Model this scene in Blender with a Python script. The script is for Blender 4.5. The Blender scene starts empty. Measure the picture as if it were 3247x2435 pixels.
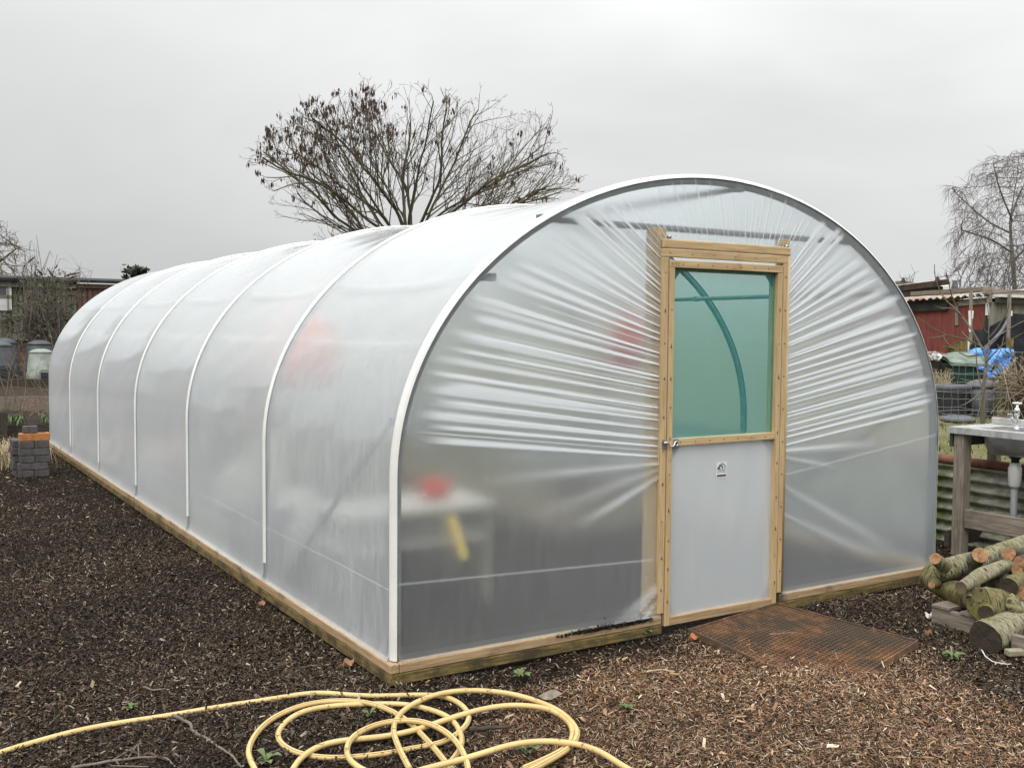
import bpy, math, random
import numpy as np
from mathutils import Vector, Matrix
random.seed(7); rng = np.random.default_rng(7)
S = bpy.context.scene; COL = S.collection
PI = math.pi

# ---------------------------------------------------------------- camera
W, H = 3247., 2435.                       # photograph's own pixels, used to measure directions
CAM = np.array([-4.3048, -4.5785, 1.7679]); FPX = 3257.83
yaw, pitch, roll = .5574, -.0520, .0076
F_ = np.array([math.sin(yaw)*math.cos(pitch), math.cos(yaw)*math.cos(pitch), math.sin(pitch)])
r0_ = np.array([math.cos(yaw), -math.sin(yaw), 0.]); u0_ = np.cross(r0_, F_)
R_ = r0_*math.cos(roll)+u0_*math.sin(roll); U_ = -r0_*math.sin(roll)+u0_*math.cos(roll)
def ray(u, v): return F_+R_*(u-W/2)/FPX-U_*(v-H/2)/FPX
def PZ(u, v, z=0.): d = ray(u, v); return CAM+d*((z-CAM[2])/d[2])
def PY(u, v, y): d = ray(u, v); return CAM+d*((y-CAM[1])/d[1])
def PX(u, v, x): d = ray(u, v); return CAM+d*((x-CAM[0])/d[0])
def PD(u, v, D): return CAM+ray(u, v)*D
cd = bpy.data.cameras.new('camera'); cam = bpy.data.objects.new('camera', cd); COL.objects.link(cam)
cd.sensor_width = 36; cd.sensor_fit = 'HORIZONTAL'; cd.lens = FPX/W*36; cd.clip_end = 2000; cd.clip_start = .05
M = Matrix.Identity(4)
for i in range(3):
    M[i][0] = R_[i]; M[i][1] = U_[i]; M[i][2] = -F_[i]; M[i][3] = CAM[i]
cam.matrix_world = M; S.camera = cam

# ---------------------------------------------------------------- tunnel measures
A = 2.135; HS = 1.026; B = 1.663; SP = 1.9284; NH = 7; LEN = SP*(NH-1); EO = .031
def hoop_pt(t):                           # t in [0,pi] over the arch
    return -A*math.cos(t), HS+B*math.sin(t)

# ---------------------------------------------------------------- materials
MAT = {}
def new_mat(name):
    m = bpy.data.materials.new(name); m.use_nodes = True
    nt = m.node_tree; nt.nodes.clear(); out = nt.nodes.new('ShaderNodeOutputMaterial')
    MAT[name] = m
    return m, nt, out
def nd(nt, t, **k):
    n = nt.nodes.new(t)
    for a, v in k.items():
        if a in n.inputs.keys(): n.inputs[a].default_value = v
        else: setattr(n, a, v)
    return n
def ramp(nt, fac, stops):
    r = nt.nodes.new('ShaderNodeValToRGB'); e = r.color_ramp.elements
    while len(e) < len(stops): e.new(.5)
    for el, (p, c) in zip(e, stops):
        el.position = p; el.color = (c[0], c[1], c[2], 1) if hasattr(c, '__len__') else (c, c, c, 1)
    nt.links.new(fac, r.inputs[0]); return r.outputs[0]
def coords(nt, scale=(1, 1, 1), kind='Object'):
    tc = nt.nodes.new('ShaderNodeTexCoord'); mp = nt.nodes.new('ShaderNodeMapping')
    mp.inputs['Scale'].default_value = scale
    nt.links.new(tc.outputs[kind], mp.inputs[0]); return mp.outputs[0]
def mixc(nt, a, b, f, mode='MIX'):
    n = nt.nodes.new('ShaderNodeMix'); n.data_type = 'RGBA'; n.blend_type = mode
    for sock, val in ((n.inputs[6], a), (n.inputs[7], b), (n.inputs[0], f)):
        if hasattr(val, 'is_linked'): nt.links.new(val, sock)
        elif hasattr(val, '__len__'): sock.default_value = (*val[:3], 1)
        else: sock.default_value = val
    return n.outputs[2]
def math_(nt, op, a, b=None, clamp=False):
    n = nt.nodes.new('ShaderNodeMath'); n.operation = op; n.use_clamp = clamp
    for i, v in enumerate((a, b)):
        if v is None: continue
        if hasattr(v, 'is_linked'): nt.links.new(v, n.inputs[i])
        else: n.inputs[i].default_value = v
    return n.outputs[0]
def noise(nt, vec, scale, detail=5, rough=.6, dist=0):
    n = nd(nt, 'ShaderNodeTexNoise'); n.inputs['Scale'].default_value = scale
    n.inputs['Detail'].default_value = detail; n.inputs['Roughness'].default_value = rough
    n.inputs['Distortion'].default_value = dist
    nt.links.new(vec, n.inputs['Vector']); return n.outputs['Fac']
def pm(name, c1, c2, scale=4, rough=.7, bump=.2, stretch=(1, 1, 1), metallic=0, c3=None, scale3=1.2, t3=(.5, .65), spec=.4, lo=.35, hi=.65, bdist=.01):
    m, nt, out = new_mat(name)
    v = coords(nt, stretch); n = noise(nt, v, scale)
    col = ramp(nt, n, [(lo, c1), (hi, c2)])
    if c3:
        n3 = noise(nt, coords(nt), scale3, 6, .65)
        col = mixc(nt, col, c3, ramp(nt, n3, [(t3[0], 0.), (t3[1], 1.)]))
    b = nd(nt, 'ShaderNodeBsdfPrincipled'); nt.links.new(col, b.inputs['Base Color'])
    b.inputs['Roughness'].default_value = rough; b.inputs['Metallic'].default_value = metallic
    b.inputs['Specular IOR Level'].default_value = spec
    if bump:
        bp = nd(nt, 'ShaderNodeBump'); bp.inputs['Strength'].default_value = bump; bp.inputs['Distance'].default_value = bdist
        nt.links.new(noise(nt, v, scale*2.3, 6), bp.inputs['Height']); nt.links.new(bp.outputs[0], b.inputs['Normal'])
    nt.links.new(b.outputs[0], out.inputs[0]); return m
AX = {'x': (1, 14, 14), 'y': (14, 1, 14), 'z': (14, 14, 1)}
for a, st in AX.items():
    pm('pine_'+a, (.43, .295, .145), (.58, .43, .235), 5, .6, .25, st, c3=(.33, .20, .09), scale3=4, t3=(.62, .74))
    pm('rail_'+a, (.30, .195, .105), (.47, .335, .19), 5, .7, .35, st, c3=(.10, .07, .05), scale3=3, t3=(.55, .7))
    pm('mossboard_'+a, (.075, .055, .02), (.25, .18, .06), 6, .85, .5, st, c3=(.065, .05, .024), scale3=7, t3=(.47, .6))
    pm('greywood_'+a, (.15, .122, .098), (.30, .252, .20), 5, .85, .5, st, c3=(.07, .07, .045), scale3=3, t3=(.55, .75))
    pm('palewood_'+a, (.24, .20, .14), (.36, .31, .22), 5, .8, .4, st)
    pm('darkwood_'+a, (.028, .024, .019), (.075, .062, .048), 4, .9, .5, st, c3=(.05, .055, .03), scale3=2)
pm('galv', (.20, .21, .22), (.30, .31, .32), 20, .42, .05, metallic=.7)
pm('dullgalv', (.19, .20, .21), (.27, .28, .29), 12, .6, .05, metallic=.3)
pm('tape', (.70, .70, .67), (.78, .78, .75), 6, .55, .05)
pm('steel', (.42, .43, .43), (.58, .58, .58), 6, .3, .05, metallic=.85)
pm('worktop_steel', (.45, .45, .44), (.66, .66, .64), 9, .38, .05, metallic=.55, c3=(.4, .4, .38), scale3=5)
pm('chrome', (.7, .7, .7), (.8, .8, .8), 5, .12, 0, metallic=1)
pm('screw', (.10, .08, .06), (.16, .13, .10), 40, .5, 0, metallic=.4)
pm('hose_yellow', (.58, .41, .17), (.66, .49, .22), 6, .5, .1, c3=(.22, .15, .08), scale3=26, t3=(.6, .66))
pm('hose_stripe', (.12, .09, .05), (.2, .15, .08), 12, .6, 0)
pm('rust', (.10, .052, .028), (.25, .13, .065), 12, .9, .4, c3=(.085, .06, .04), scale3=4, t3=(.44, .58))
pm('rust_lip', (.10, .04, .025), (.2, .085, .055), 10, .85, .3)
pm('brick_dark', (.055, .05, .05), (.115, .105, .103), 14, .85, .5, c3=(.16, .13, .11), scale3=6, t3=(.62, .72))
pm('brick_orange', (.33, .13, .045), (.48, .2, .07), 12, .85, .4)
pm('soil', (.018, .013, .009), (.05, .035, .025), 30, .95, .9, c3=(.11, .075, .05), scale3=45, t3=(.6, .66), bdist=.03)
pm('moss_green', (.05, .075, .02), (.12, .14, .045), 9, .95, .5)
pm('plastic_black', (.02, .022, .024), (.035, .038, .042), 3, .42, .05)
pm('plastic_grey', (.085, .09, .098), (.12, .125, .135), 3, .55, .05)
pm('plastic_slate', (.045, .052, .06), (.07, .078, .086), 3, .45, .05, c3=(.1, .11, .1), scale3=3, t3=(.6, .8))
pm('plastic_pale', (.19, .22, .19), (.29, .32, .28), 5, .6, .1, c3=(.2, .25, .17), scale3=3, t3=(.5, .75))
pm('bin_green', (.008, .03, .018), (.014, .045, .027), 3, .45, .05)
pm('lid_green', (.10, .135, .10), (.25, .29, .24), 5, .6, .1, stretch=(1, 1, 3), c3=(.05, .07, .05), scale3=5)
pm('tarp_blue', (.055, .25, .66), (.13, .38, .82), 6, .5, .5, bdist=.03)
pm('tarp_black', (.006, .0065, .008), (.016, .017, .02), 5, .9, .5, bdist=.04, spec=.12)
pm('red_paint', (.13, .028, .022), (.20, .055, .043), 3, .75, .2, (6, 6, .8), c3=(.12, .025, .02), scale3=1.3, t3=(.5, .7))
pm('corrugated', (.22, .20, .17), (.5, .48, .44), 3, .7, .1, (1, 4, 1), c3=(.24, .09, .05), scale3=2.2, t3=(.47, .56))
pm('felt_grey', (.17, .155, .13), (.25, .235, .2), 2, .9, .4, (3, 3, .8), c3=(.12, .105, .08), scale3=1)
pm('green_board', (.13, .13, .10), (.27, .26, .20), 3, .9, .4, (8, 8, 1), c3=(.04, .05, .025), scale3=1.2)
pm('redbrown_board', (.12, .055, .04), (.2, .13, .11), 3, .9, .4, (8, 8, 1))
pm('roof_felt', (.015, .015, .015), (.035, .034, .032), 5, .95, .4)
pm('tile_brown', (.04, .024, .018), (.085, .05, .036), 8, .85, .5)
pm('white_paint', (.6, .6, .58), (.75, .75, .72), 6, .6, .1)
pm('owl_grey', (.07, .075, .08), (.14, .145, .15), 20, .8, .6)
pm('white_plastic', (.55, .55, .52), (.68, .68, .65), 5, .4, .05)
pm('grey_pipe', (.2, .21, .22), (.26, .27, .28), 5, .5, 0)
pm('wall_tin', (.17, .17, .125), (.36, .36, .29), 4, .75, .2, (2, 2, 2), c3=(.085, .10, .03), scale3=3.2, t3=(.46, .6))
pm('bark_tree', (.035, .03, .024), (.08, .07, .05), 6, .95, .5, c3=(.075, .072, .02), scale3=1.3, t3=(.45, .6))
pm('twig', (.08, .065, .045), (.14, .115, .08), 5, .9, 0)
pm('birch_twig', (.095, .078, .08), (.15, .125, .125), 5, .9, 0)
pm('birch_bark', (.09, .085, .07), (.24, .23, .19), 6, .9, .4, (1, 1, 6), c3=(.06, .065, .035), scale3=2)
pm('seed', (.04, .022, .016), (.09, .055, .038), 9, .9, 0)
pm('stem_tan', (.15, .105, .07), (.26, .19, .13), 8, .9, 0)
pm('bark_young', (.085, .075, .055), (.16, .14, .105), 9, .9, .3, c3=(.10, .105, .05), scale3=4)
pm('stem_grey', (.11, .09, .075), (.2, .17, .14), 8, .9, 0)
pm('olive_leaf', (.07, .07, .042), (.135, .13, .085), 4, .9, 0)
pm('dark_leaf', (.012, .018, .01), (.03, .04, .018), 4, .8, 0)
pm('leaf_green', (.06, .12, .03), (.14, .21, .07), 12, .6, .1)
pm('weed_leaf', (.075, .11, .035), (.15, .19, .075), 12, .7, .1)
pm('straw', (.32, .25, .14), (.5, .42, .27), 9, .9, 0)
pm('dry_leaf', (.22, .10, .06), (.34, .19, .12), 9, .8, .2)
pm('cut_fresh', (.20, .095, .045), (.42, .24, .12), 34, .8, .3)
pm('cut_old', (.10, .075, .05), (.24, .18, .11), 7, .85, .4)
pm('cut_dark', (.028, .022, .016), (.06, .046, .032), 14, .9, .6)
pm('orange_cloth', (.55, .12, .045), (.65, .17, .07), 5, .8, .1)
pm('red_cloth', (.52, .05, .04), (.6, .08, .06), 5, .8, .1)
pm('yellow_paint', (.6, .42, .05), (.68, .5, .08), 5, .6, .1)
pm('cream', (.42, .39, .33), (.52, .48, .41), 4, .8, .1)
pm('compost', (.012, .009, .007), (.03, .022, .016), 25, .95, .9, bdist=.03)

def bark(name, base, moss, dark):
    m, nt, out = new_mat(name)
    v = coords(nt, (1.2, 1.2, 9)); n = noise(nt, v, 9, 5, .6, .4)
    big = noise(nt, coords(nt), 6, 4); lent = noise(nt, coords(nt, (4, 4, 26)), 5.5, 3, .5)
    col = mixc(nt, base, moss, ramp(nt, big, [(.40, 0.), (.62, 1.)]))
    col = mixc(nt, col, tuple(c*1.7 for c in base), ramp(nt, n, [(.52, 0.), (.75, .8)]))
    col = mixc(nt, col, dark, ramp(nt, lent, [(.53, 0.), (.60, 1.)]))
    b = nd(nt, 'ShaderNodeBsdfPrincipled', Roughness=.88); nt.links.new(col, b.inputs['Base Color'])
    bp = nd(nt, 'ShaderNodeBump', Strength=.8, Distance=.012)
    nt.links.new(math_(nt, 'ADD', n, lent), bp.inputs['Height']); nt.links.new(bp.outputs[0], b.inputs['Normal'])
    nt.links.new(b.outputs[0], out.inputs[0])
bark('bark_birch', (.27, .245, .17), (.17, .165, .055), (.05, .038, .028))
bark('bark_moss', (.18, .155, .07), (.15, .14, .028), (.04, .032, .018))
bark('bark_dark', (.075, .062, .05), (.07, .068, .035), (.03, .022, .016))

def film(name, base_s, graz, rough=.68, gloss=.12, arcs=(), ior=1.05, tint=(.90, .93, .94), dirt=False, gp=1.6, drip=.05):
    m, nt, out = new_mat(name)
    lw = nd(nt, 'ShaderNodeLayerWeight', Blend=.5)
    fac = lw.outputs['Facing']
    g = math_(nt, 'POWER', fac, gp)
    s = math_(nt, 'ADD', math_(nt, 'MULTIPLY', g, graz), base_s)
    at = nt.nodes.new('ShaderNodeAttribute'); at.attribute_name = 'fold'
    s = math_(nt, 'ADD', s, at.outputs['Fac'])
    v = coords(nt)
    if arcs:                               # packing creases of the sheet
        ar = nt.nodes.new('ShaderNodeAttribute'); ar.attribute_name = 'arc'
        for c, w, k in arcs:
            d = math_(nt, 'ABSOLUTE', math_(nt, 'SUBTRACT', ar.outputs['Fac'], c))
            s = math_(nt, 'ADD', s, math_(nt, 'MULTIPLY', math_(nt, 'LESS_THAN', d, w), k))
    # white dots: painted glints of water droplets, and specks of dirt
    vo = nd(nt, 'ShaderNodeTexVoronoi', Scale=11); nt.links.new(v, vo.inputs['Vector'])
    keep = math_(nt, 'GREATER_THAN', noise(nt, v, 3.1, 2), .55)
    dots = math_(nt, 'MULTIPLY', math_(nt, 'LESS_THAN', vo.outputs['Distance'], .045), keep)
    s = math_(nt, 'ADD', s, math_(nt, 'MULTIPLY', dots, .35))
    st = ramp(nt, noise(nt, coords(nt, (5, 5, .6)), 6, 5), [(.42, 0.), (.8, drip)])
    s = math_(nt, 'ADD', s, st, True)
    rf = nd(nt, 'ShaderNodeBsdfRefraction', Roughness=rough, IOR=ior); rf.inputs['Color'].default_value = (*tint, 1)
    df = nd(nt, 'ShaderNodeBsdfDiffuse'); df.inputs['Color'].default_value = (.86, .90, .925, 1)
    if dirt:                               # grey algae along the crown of the roof
        sp = nt.nodes.new('ShaderNodeSeparateXYZ'); nt.links.new(v, sp.inputs[0])
        zz_ = ramp(nt, math_(nt, 'MULTIPLY', sp.outputs['Z'], .3), [(.772, 0.), (.80, 1.)])
        nz = math_(nt, 'MULTIPLY', ramp(nt, noise(nt, coords(nt, (3, 1, 1)), 5, 6, .7), [(.47, 0.), (.62, 1.)]), ramp(nt, noise(nt, v, .8, 2), [(.47, 0.), (.56, 1.)]))
        fd = math_(nt, 'MULTIPLY', zz_, nz); nt.links.new(mixc(nt, (.86, .90, .925), (.28, .28, .25), fd), df.inputs['Color'])
        s = math_(nt, 'ADD', s, math_(nt, 'MULTIPLY', fd, .3), True)
    tr = nd(nt, 'ShaderNodeBsdfTranslucent'); tr.inputs['Color'].default_value = (.86, .90, .92, 1)
    sc = nd(nt, 'ShaderNodeMixShader', Fac=.46); nt.links.new(df.outputs[0], sc.inputs[1]); nt.links.new(tr.outputs[0], sc.inputs[2])
    m1 = nd(nt, 'ShaderNodeMixShader'); nt.links.new(s, m1.inputs[0]); nt.links.new(rf.outputs[0], m1.inputs[1]); nt.links.new(sc.outputs[0], m1.inputs[2])
    gl = nd(nt, 'ShaderNodeBsdfGlossy', Roughness=gloss); gl.inputs['Color'].default_value = (.97, .98, .98, 1)
    fr = nd(nt, 'ShaderNodeFresnel', IOR=1.45)
    geo = nt.nodes.new('ShaderNodeNewGeometry')
    ff = math_(nt, 'MULTIPLY', fr.outputs[0], math_(nt, 'SUBTRACT', 1., geo.outputs['Backfacing']))
    bp = nd(nt, 'ShaderNodeBump', Strength=.06, Distance=.02); nt.links.new(noise(nt, coords(nt, (2, 2, .7)), 3, 3), bp.inputs['Height'])
    nt.links.new(bp.outputs[0], gl.inputs['Normal'])
    m2 = nd(nt, 'ShaderNodeMixShader'); nt.links.new(ff, m2.inputs[0]); nt.links.new(m1.outputs[0], m2.inputs[1]); nt.links.new(gl.outputs[0], m2.inputs[2])
    nt.links.new(m2.outputs[0], out.inputs[0])
film('film_cover', .20, 1.0, gp=2.1, drip=.2, dirt=True, arcs=((1.63, .0022, .25), (.36, .003, .3)))
film('film_end', .15, .5, rough=.76)
film('film_door', .62, .4, rough=.85)

m, nt, out = new_mat('net_green')         # woven windbreak net
tp = nd(nt, 'ShaderNodeBsdfTransparent'); tp.inputs['Color'].default_value = (.85, .98, .97, 1)
df = nd(nt, 'ShaderNodeBsdfDiffuse'); df.inputs['Color'].default_value = (.05, .36, .33, 1)
tl = nd(nt, 'ShaderNodeBsdfTranslucent'); tl.inputs['Color'].default_value = (.08, .46, .41, 1)
a1 = nd(nt, 'ShaderNodeMixShader', Fac=.5); nt.links.new(df.outputs[0], a1.inputs[1]); nt.links.new(tl.outputs[0], a1.inputs[2])
wv = nd(nt, 'ShaderNodeTexWave', Scale=28); wv.bands_direction = 'Z'; nt.links.new(coords(nt), wv.inputs[0])
fq = math_(nt, 'ADD', math_(nt, 'MULTIPLY', wv.outputs['Fac'], .10), .40)
a2 = nd(nt, 'ShaderNodeMixShader'); nt.links.new(fq, a2.inputs[0]); nt.links.new(tp.outputs[0], a2.inputs[1]); nt.links.new(a1.outputs[0], a2.inputs[2])
nt.links.new(a2.outputs[0], out.inputs[0])

def flat(name, c, rough=.6):
    m, nt, out = new_mat(name); b = nd(nt, 'ShaderNodeBsdfPrincipled', Roughness=rough)
    b.inputs['Base Color'].default_value = (*c, 1); nt.links.new(b.outputs[0], out.inputs[0])
flat('ink_black', (.02, .03, .025)); flat('ink_dark_green', (.03, .09, .04)); flat('ink_pale_green', (.22, .36, .22))
flat('paper_white', (.75, .77, .75), .4); flat('stamp_ink', (.2, .12, .06)); flat('ink_pale', (.5, .55, .5))

m, nt, out = new_mat('chips')             # colour of every chip is its own
at = nt.nodes.new('ShaderNodeAttribute'); at.attribute_name = 'col'
b = nd(nt, 'ShaderNodeBsdfPrincipled', Roughness=.9); b.inputs['Specular IOR Level'].default_value = .25; nt.links.new(at.outputs['Color'], b.inputs['Base Color'])
nt.links.new(b.outputs[0], out.inputs[0])

m, nt, out = new_mat('mulch')
v = coords(nt)
n1 = noise(nt, v, 55, 6, .7); n2 = noise(nt, v, 1.1, 4); vo = nd(nt, 'ShaderNodeTexVoronoi', Scale=48); nt.links.new(v, vo.inputs['Vector'])
col = ramp(nt, n1, [(.3, (.011, .008, .006)), (.55, (.032, .024, .018)), (.75, (.075, .055, .042))])
col = mixc(nt, col, (.06, .042, .03), ramp(nt, n2, [(.5, 0.), (.75, .5)]))
col = mixc(nt, col, vo.outputs['Color'], .10, 'OVERLAY')
b = nd(nt, 'ShaderNodeBsdfPrincipled', Roughness=1.); b.inputs['Specular IOR Level'].default_value = .05; nt.links.new(col, b.inputs['Base Color'])
bp = nd(nt, 'ShaderNodeBump', Strength=1., Distance=.03); nt.links.new(math_(nt, 'ADD', n1, vo.outputs['Distance']), bp.inputs['Height']); nt.links.new(bp.outputs[0], b.inputs['Normal'])
nt.links.new(b.outputs[0], out.inputs[0])

pm('lawn', (.075, .085, .028), (.17, .15, .06), 5, .95, .6, c3=(.13, .095, .05), scale3=1.1, t3=(.5, .68), bdist=.05)

# ---------------------------------------------------------------- mesh helpers
class MB:
    def __init__(s): s.v = []; s.f = []; s.n = 0
    def add(s, v, f):
        v = np.asarray(v, float).reshape(-1, 3); s.v.append(v)
        s.f += [tuple(i+s.n for i in q) for q in f]; s.n += len(v); return s
    def box(s, lo, hi):
        x0, y0, z0 = lo; x1, y1, z1 = hi
        return s.add([(x0, y0, z0), (x1, y0, z0), (x1, y1, z0), (x0, y1, z0), (x0, y0, z1), (x1, y0, z1), (x1, y1, z1), (x0, y1, z1)],
                     [(0, 3, 2, 1), (4, 5, 6, 7), (0, 1, 5, 4), (1, 2, 6, 5), (2, 3, 7, 6), (3, 0, 4, 7)])
    def beam(s, p, q, w, h, up=(0, 0, 1)):           # box along p->q, w sideways, h along up
        p = np.array(p, float); q = np.array(q, float); d = q-p; d /= np.linalg.norm(d)
        x = np.cross(d, up); x /= np.linalg.norm(x); y = np.cross(x, d)
        c = [e+x*a*w/2+y*b*h/2 for e in (p, q) for a, b in ((-1, -1), (1, -1), (1, 1), (-1, 1))]
        return s.add(c, [(0, 1, 2, 3), (7, 6, 5, 4), (0, 4, 5, 1), (1, 5, 6, 2), (2, 6, 7, 3), (3, 7, 4, 0)])
    def tube(s, pts, r, n=8, cap=True):
        P = np.array(pts, float); m = len(P); rr = np.broadcast_to(np.asarray(r, float), (m,))
        T = np.gradient(P, axis=0); T /= np.linalg.norm(T, axis=1)[:, None]+1e-12
        u = np.cross(T[0], (0, 0, 1)); 
        if np.linalg.norm(u) < 1e-3: u = np.cross(T[0], (1, 0, 0))
        V = []
        for i in range(m):
            u = u-T[i]*(u@T[i]); u /= np.linalg.norm(u)+1e-12; w = np.cross(T[i], u)
            for k in range(n):
                a = 2*PI*k/n; V.append(P[i]+rr[i]*(math.cos(a)*u+math.sin(a)*w))
        f = [(i*n+k, i*n+(k+1) % n, (i+1)*n+(k+1) % n, (i+1)*n+k) for i in range(m-1) for k in range(n)]
        if cap: f += [tuple(range(n-1, -1, -1)), tuple((m-1)*n+k for k in range(n))]
        return s.add(V, f)
    def lathe(s, prof, c, n=24, axis=None):
        c = np.array(c, float); V = []
        for r, z in prof:
            for k in range(n):
                a = 2*PI*k/n; V.append((c[0]+r*math.cos(a), c[1]+r*math.sin(a), c[2]+z))
        m = len(prof)
        f = [(i*n+k, i*n+(k+1) % n, (i+1)*n+(k+1) % n, (i+1)*n+k) for i in range(m-1) for k in range(n)]
        if prof[0][0] > 1e-4: f.append(tuple(range(n-1, -1, -1)))
        if prof[-1][0] > 1e-4: f.append(tuple((m-1)*n+k for k in range(n)))
        return s.add(V, f)
    def sheet(s, G):                                 # G[i][j] grid of points
        G = np.array(G, float); a, b = G.shape[:2]
        return s.add(G.reshape(-1, 3), [(i*b+j, i*b+j+1, (i+1)*b+j+1, (i+1)*b+j) for i in range(a-1) for j in range(b-1)])
    def prism(s, poly, d):                           # planar polygon swept by vector d
        P = np.array(poly, float); n = len(P); d = np.array(d, float)
        return s.add(np.vstack([P, P+d]), [tuple(range(n-1, -1, -1)), tuple(range(n, 2*n))]+[(k, (k+1) % n, n+(k+1) % n, n+k) for k in range(n)])
    def build(s, name, mat, parent=None, smooth=False, bevel=0, attrs=None, origin=None):
        V = np.vstack(s.v)
        base = np.zeros(3) if parent is None else np.array(parent['_o'])
        if parent is None: base = np.array(origin if origin is not None else [V[:, 0].mean(), V[:, 1].mean(), V[:, 2].min()])
        me = bpy.data.meshes.new(name); me.from_pydata((V-base).tolist(), [], s.f); me.update()
        me.materials.append(MAT[mat]); 
        if smooth: me.polygons.foreach_set('use_smooth', [True]*len(me.polygons))
        if attrs:
            for k, a in attrs.items():
                at = me.attributes.new(k, 'FLOAT', 'POINT'); at.data.foreach_set('value', np.asarray(a, dtype=np.float32))
        o = bpy.data.objects.new(name, me); COL.objects.link(o)
        if parent is not None: o.parent = parent; o['_o'] = parent['_o']
        else: o.location = base; o['_o'] = [float(x) for x in base]
        if bevel:
            bv = o.modifiers.new('bevel', 'BEVEL'); bv.width = bevel; bv.segments = 2; bv.limit_method = 'ANGLE'
        return o
def tag(o, label=None, cat=None, group=None, kind=None):
    if label: o['label'] = label
    if cat: o['category'] = cat
    if group: o['group'] = group
    if kind: o['kind'] = kind
    return o
def thing(name, label, cat, loc, group=None):
    o = bpy.data.objects.new(name, None); COL.objects.link(o); o.location = [float(x) for x in loc]; o['_o'] = [float(x) for x in loc]
    o.empty_display_size = .2
    return tag(o, label, cat, group)
def spline(pts, n=8):                                # Catmull-Rom
    P = [np.array(p, float) for p in pts]; P = [2*P[0]-P[1]]+P+[2*P[-1]-P[-2]]; o = []
    for i in range(1, len(P)-2):
        a, b, c, d = P[i-1:i+3]
        for k in range(n):
            t = k/n; o.append(.5*((2*b)+(c-a)*t+(2*a-5*b+4*c-d)*t*t+(3*b-a-3*c+d)*t**3))
    o.append(P[-2]); return np.array(o)
def segs_mesh(P0, P1, R0, R1, n=4):                  # many tapered twigs at once
    P0, P1 = np.asarray(P0), np.asarray(P1); d = P1-P0; L = np.linalg.norm(d, axis=1)[:, None]+1e-9; d = d/L
    ref = np.where(np.abs(d[:, 2:3]) > .9, [[1., 0, 0]], [[0, 0, 1.]]); x = np.cross(d, ref); x /= np.linalg.norm(x, axis=1)[:, None]; y = np.cross(d, x)
    m = len(P0); V = np.zeros((m, 2*n, 3))
    for k in range(n):
        a = 2*PI*k/n; o = math.cos(a)*x+math.sin(a)*y
        V[:, k] = P0+o*np.asarray(R0)[:, None]; V[:, n+k] = P1+o*np.asarray(R1)[:, None]
    f = []
    for i in range(m):
        b = i*2*n
        f += [(b+k, b+(k+1) % n, b+n+(k+1) % n, b+n+k) for k in range(n)]
    mb = MB(); mb.add(V.reshape(-1, 3), f); return mb
def text_mesh(body, size, origin, xdir, ydir, align='CENTER'):
    c = bpy.data.curves.new('text', 'FONT'); c.body = body; c.size = size; c.align_x = align; c.extrude = 0; c.resolution_u = 2
    o = bpy.data.objects.new('text', c); me = bpy.data.meshes.new_from_object(o)
    v = np.array([tuple(q.co) for q in me.vertices]); f = [tuple(p.vertices) for p in me.polygons]
    bpy.data.objects.remove(o); bpy.data.curves.remove(c); bpy.data.meshes.remove(me)
    X, Y, O = np.array(xdir, float), np.array(ydir, float), np.array(origin, float)
    return O+v[:, :1]*X+v[:, 1:2]*Y, f

# ---------------------------------------------------------------- sky and sun
w = bpy.data.worlds.new('World'); S.world = w; w.use_nodes = True; nt = w.node_tree; nt.nodes.clear()
SUN_EL, SUN_AZ = math.radians(50), math.radians(238)
sky = nt.nodes.new('ShaderNodeTexSky'); sky.sky_type = 'NISHITA'; sky.sun_disc = False; sky.sun_elevation = SUN_EL; sky.sun_rotation = SUN_AZ; sky.dust_density = 4
bw = nt.nodes.new('ShaderNodeRGBToBW'); nt.links.new(sky.outputs[0], bw.inputs[0])
tc = nt.nodes.new('ShaderNodeTexCoord'); sx = nt.nodes.new('ShaderNodeSeparateXYZ'); nt.links.new(tc.outputs['Generated'], sx.inputs[0])
mp = nt.nodes.new('ShaderNodeMapping'); mp.inputs['Scale'].default_value = (1, 1, 2.6); nt.links.new(tc.outputs['Generated'], mp.inputs[0])
cl = noise(nt, mp.outputs[0], 1.9, 4, .5, .4)
zen = math_(nt, 'MAXIMUM', sx.outputs['Z'], 0.)
g = math_(nt, 'ADD', math_(nt, 'MULTIPLY', math_(nt, 'POWER', zen, 1.8), 17.), 4.7)           # overcast: brighter overhead
g = math_(nt, 'ADD', g, math_(nt, 'MULTIPLY', bw.outputs[0], .05))
dt = nt.nodes.new('ShaderNodeVectorMath'); dt.operation = 'DOT_PRODUCT'; nt.links.new(tc.outputs['Generated'], dt.inputs[0]); dt.inputs[1].default_value = (R_[0]*.8+F_[0]*.4, R_[1]*.8+F_[1]*.4, .3)
g = math_(nt, 'ADD', g, math_(nt, 'MULTIPLY', dt.outputs['Value'], 1.9))
g = math_(nt, 'MULTIPLY', g, math_(nt, 'ADD', math_(nt, 'MULTIPLY', cl, .6), .7))
tint = nd(nt, 'ShaderNodeMix'); tint.data_type = 'RGBA'; tint.blend_type = 'MULTIPLY'; tint.inputs[0].default_value = 1; tint.inputs[7].default_value = (.985, 1., 1.0, 1)
nt.links.new(g, tint.inputs[6])
bg = nd(nt, 'ShaderNodeBackground', Strength=.1); nt.links.new(tint.outputs[2], bg.inputs[0])
wo = nt.nodes.new('ShaderNodeOutputWorld'); nt.links.new(bg.outputs[0], wo.inputs[0])
ld = bpy.data.lights.new('sun', 'SUN'); ld.energy = 1.5; ld.angle = math.radians(45); ld.color = (1, .97, .93)
lo = bpy.data.objects.new('sun', ld); COL.objects.link(lo)
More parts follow.
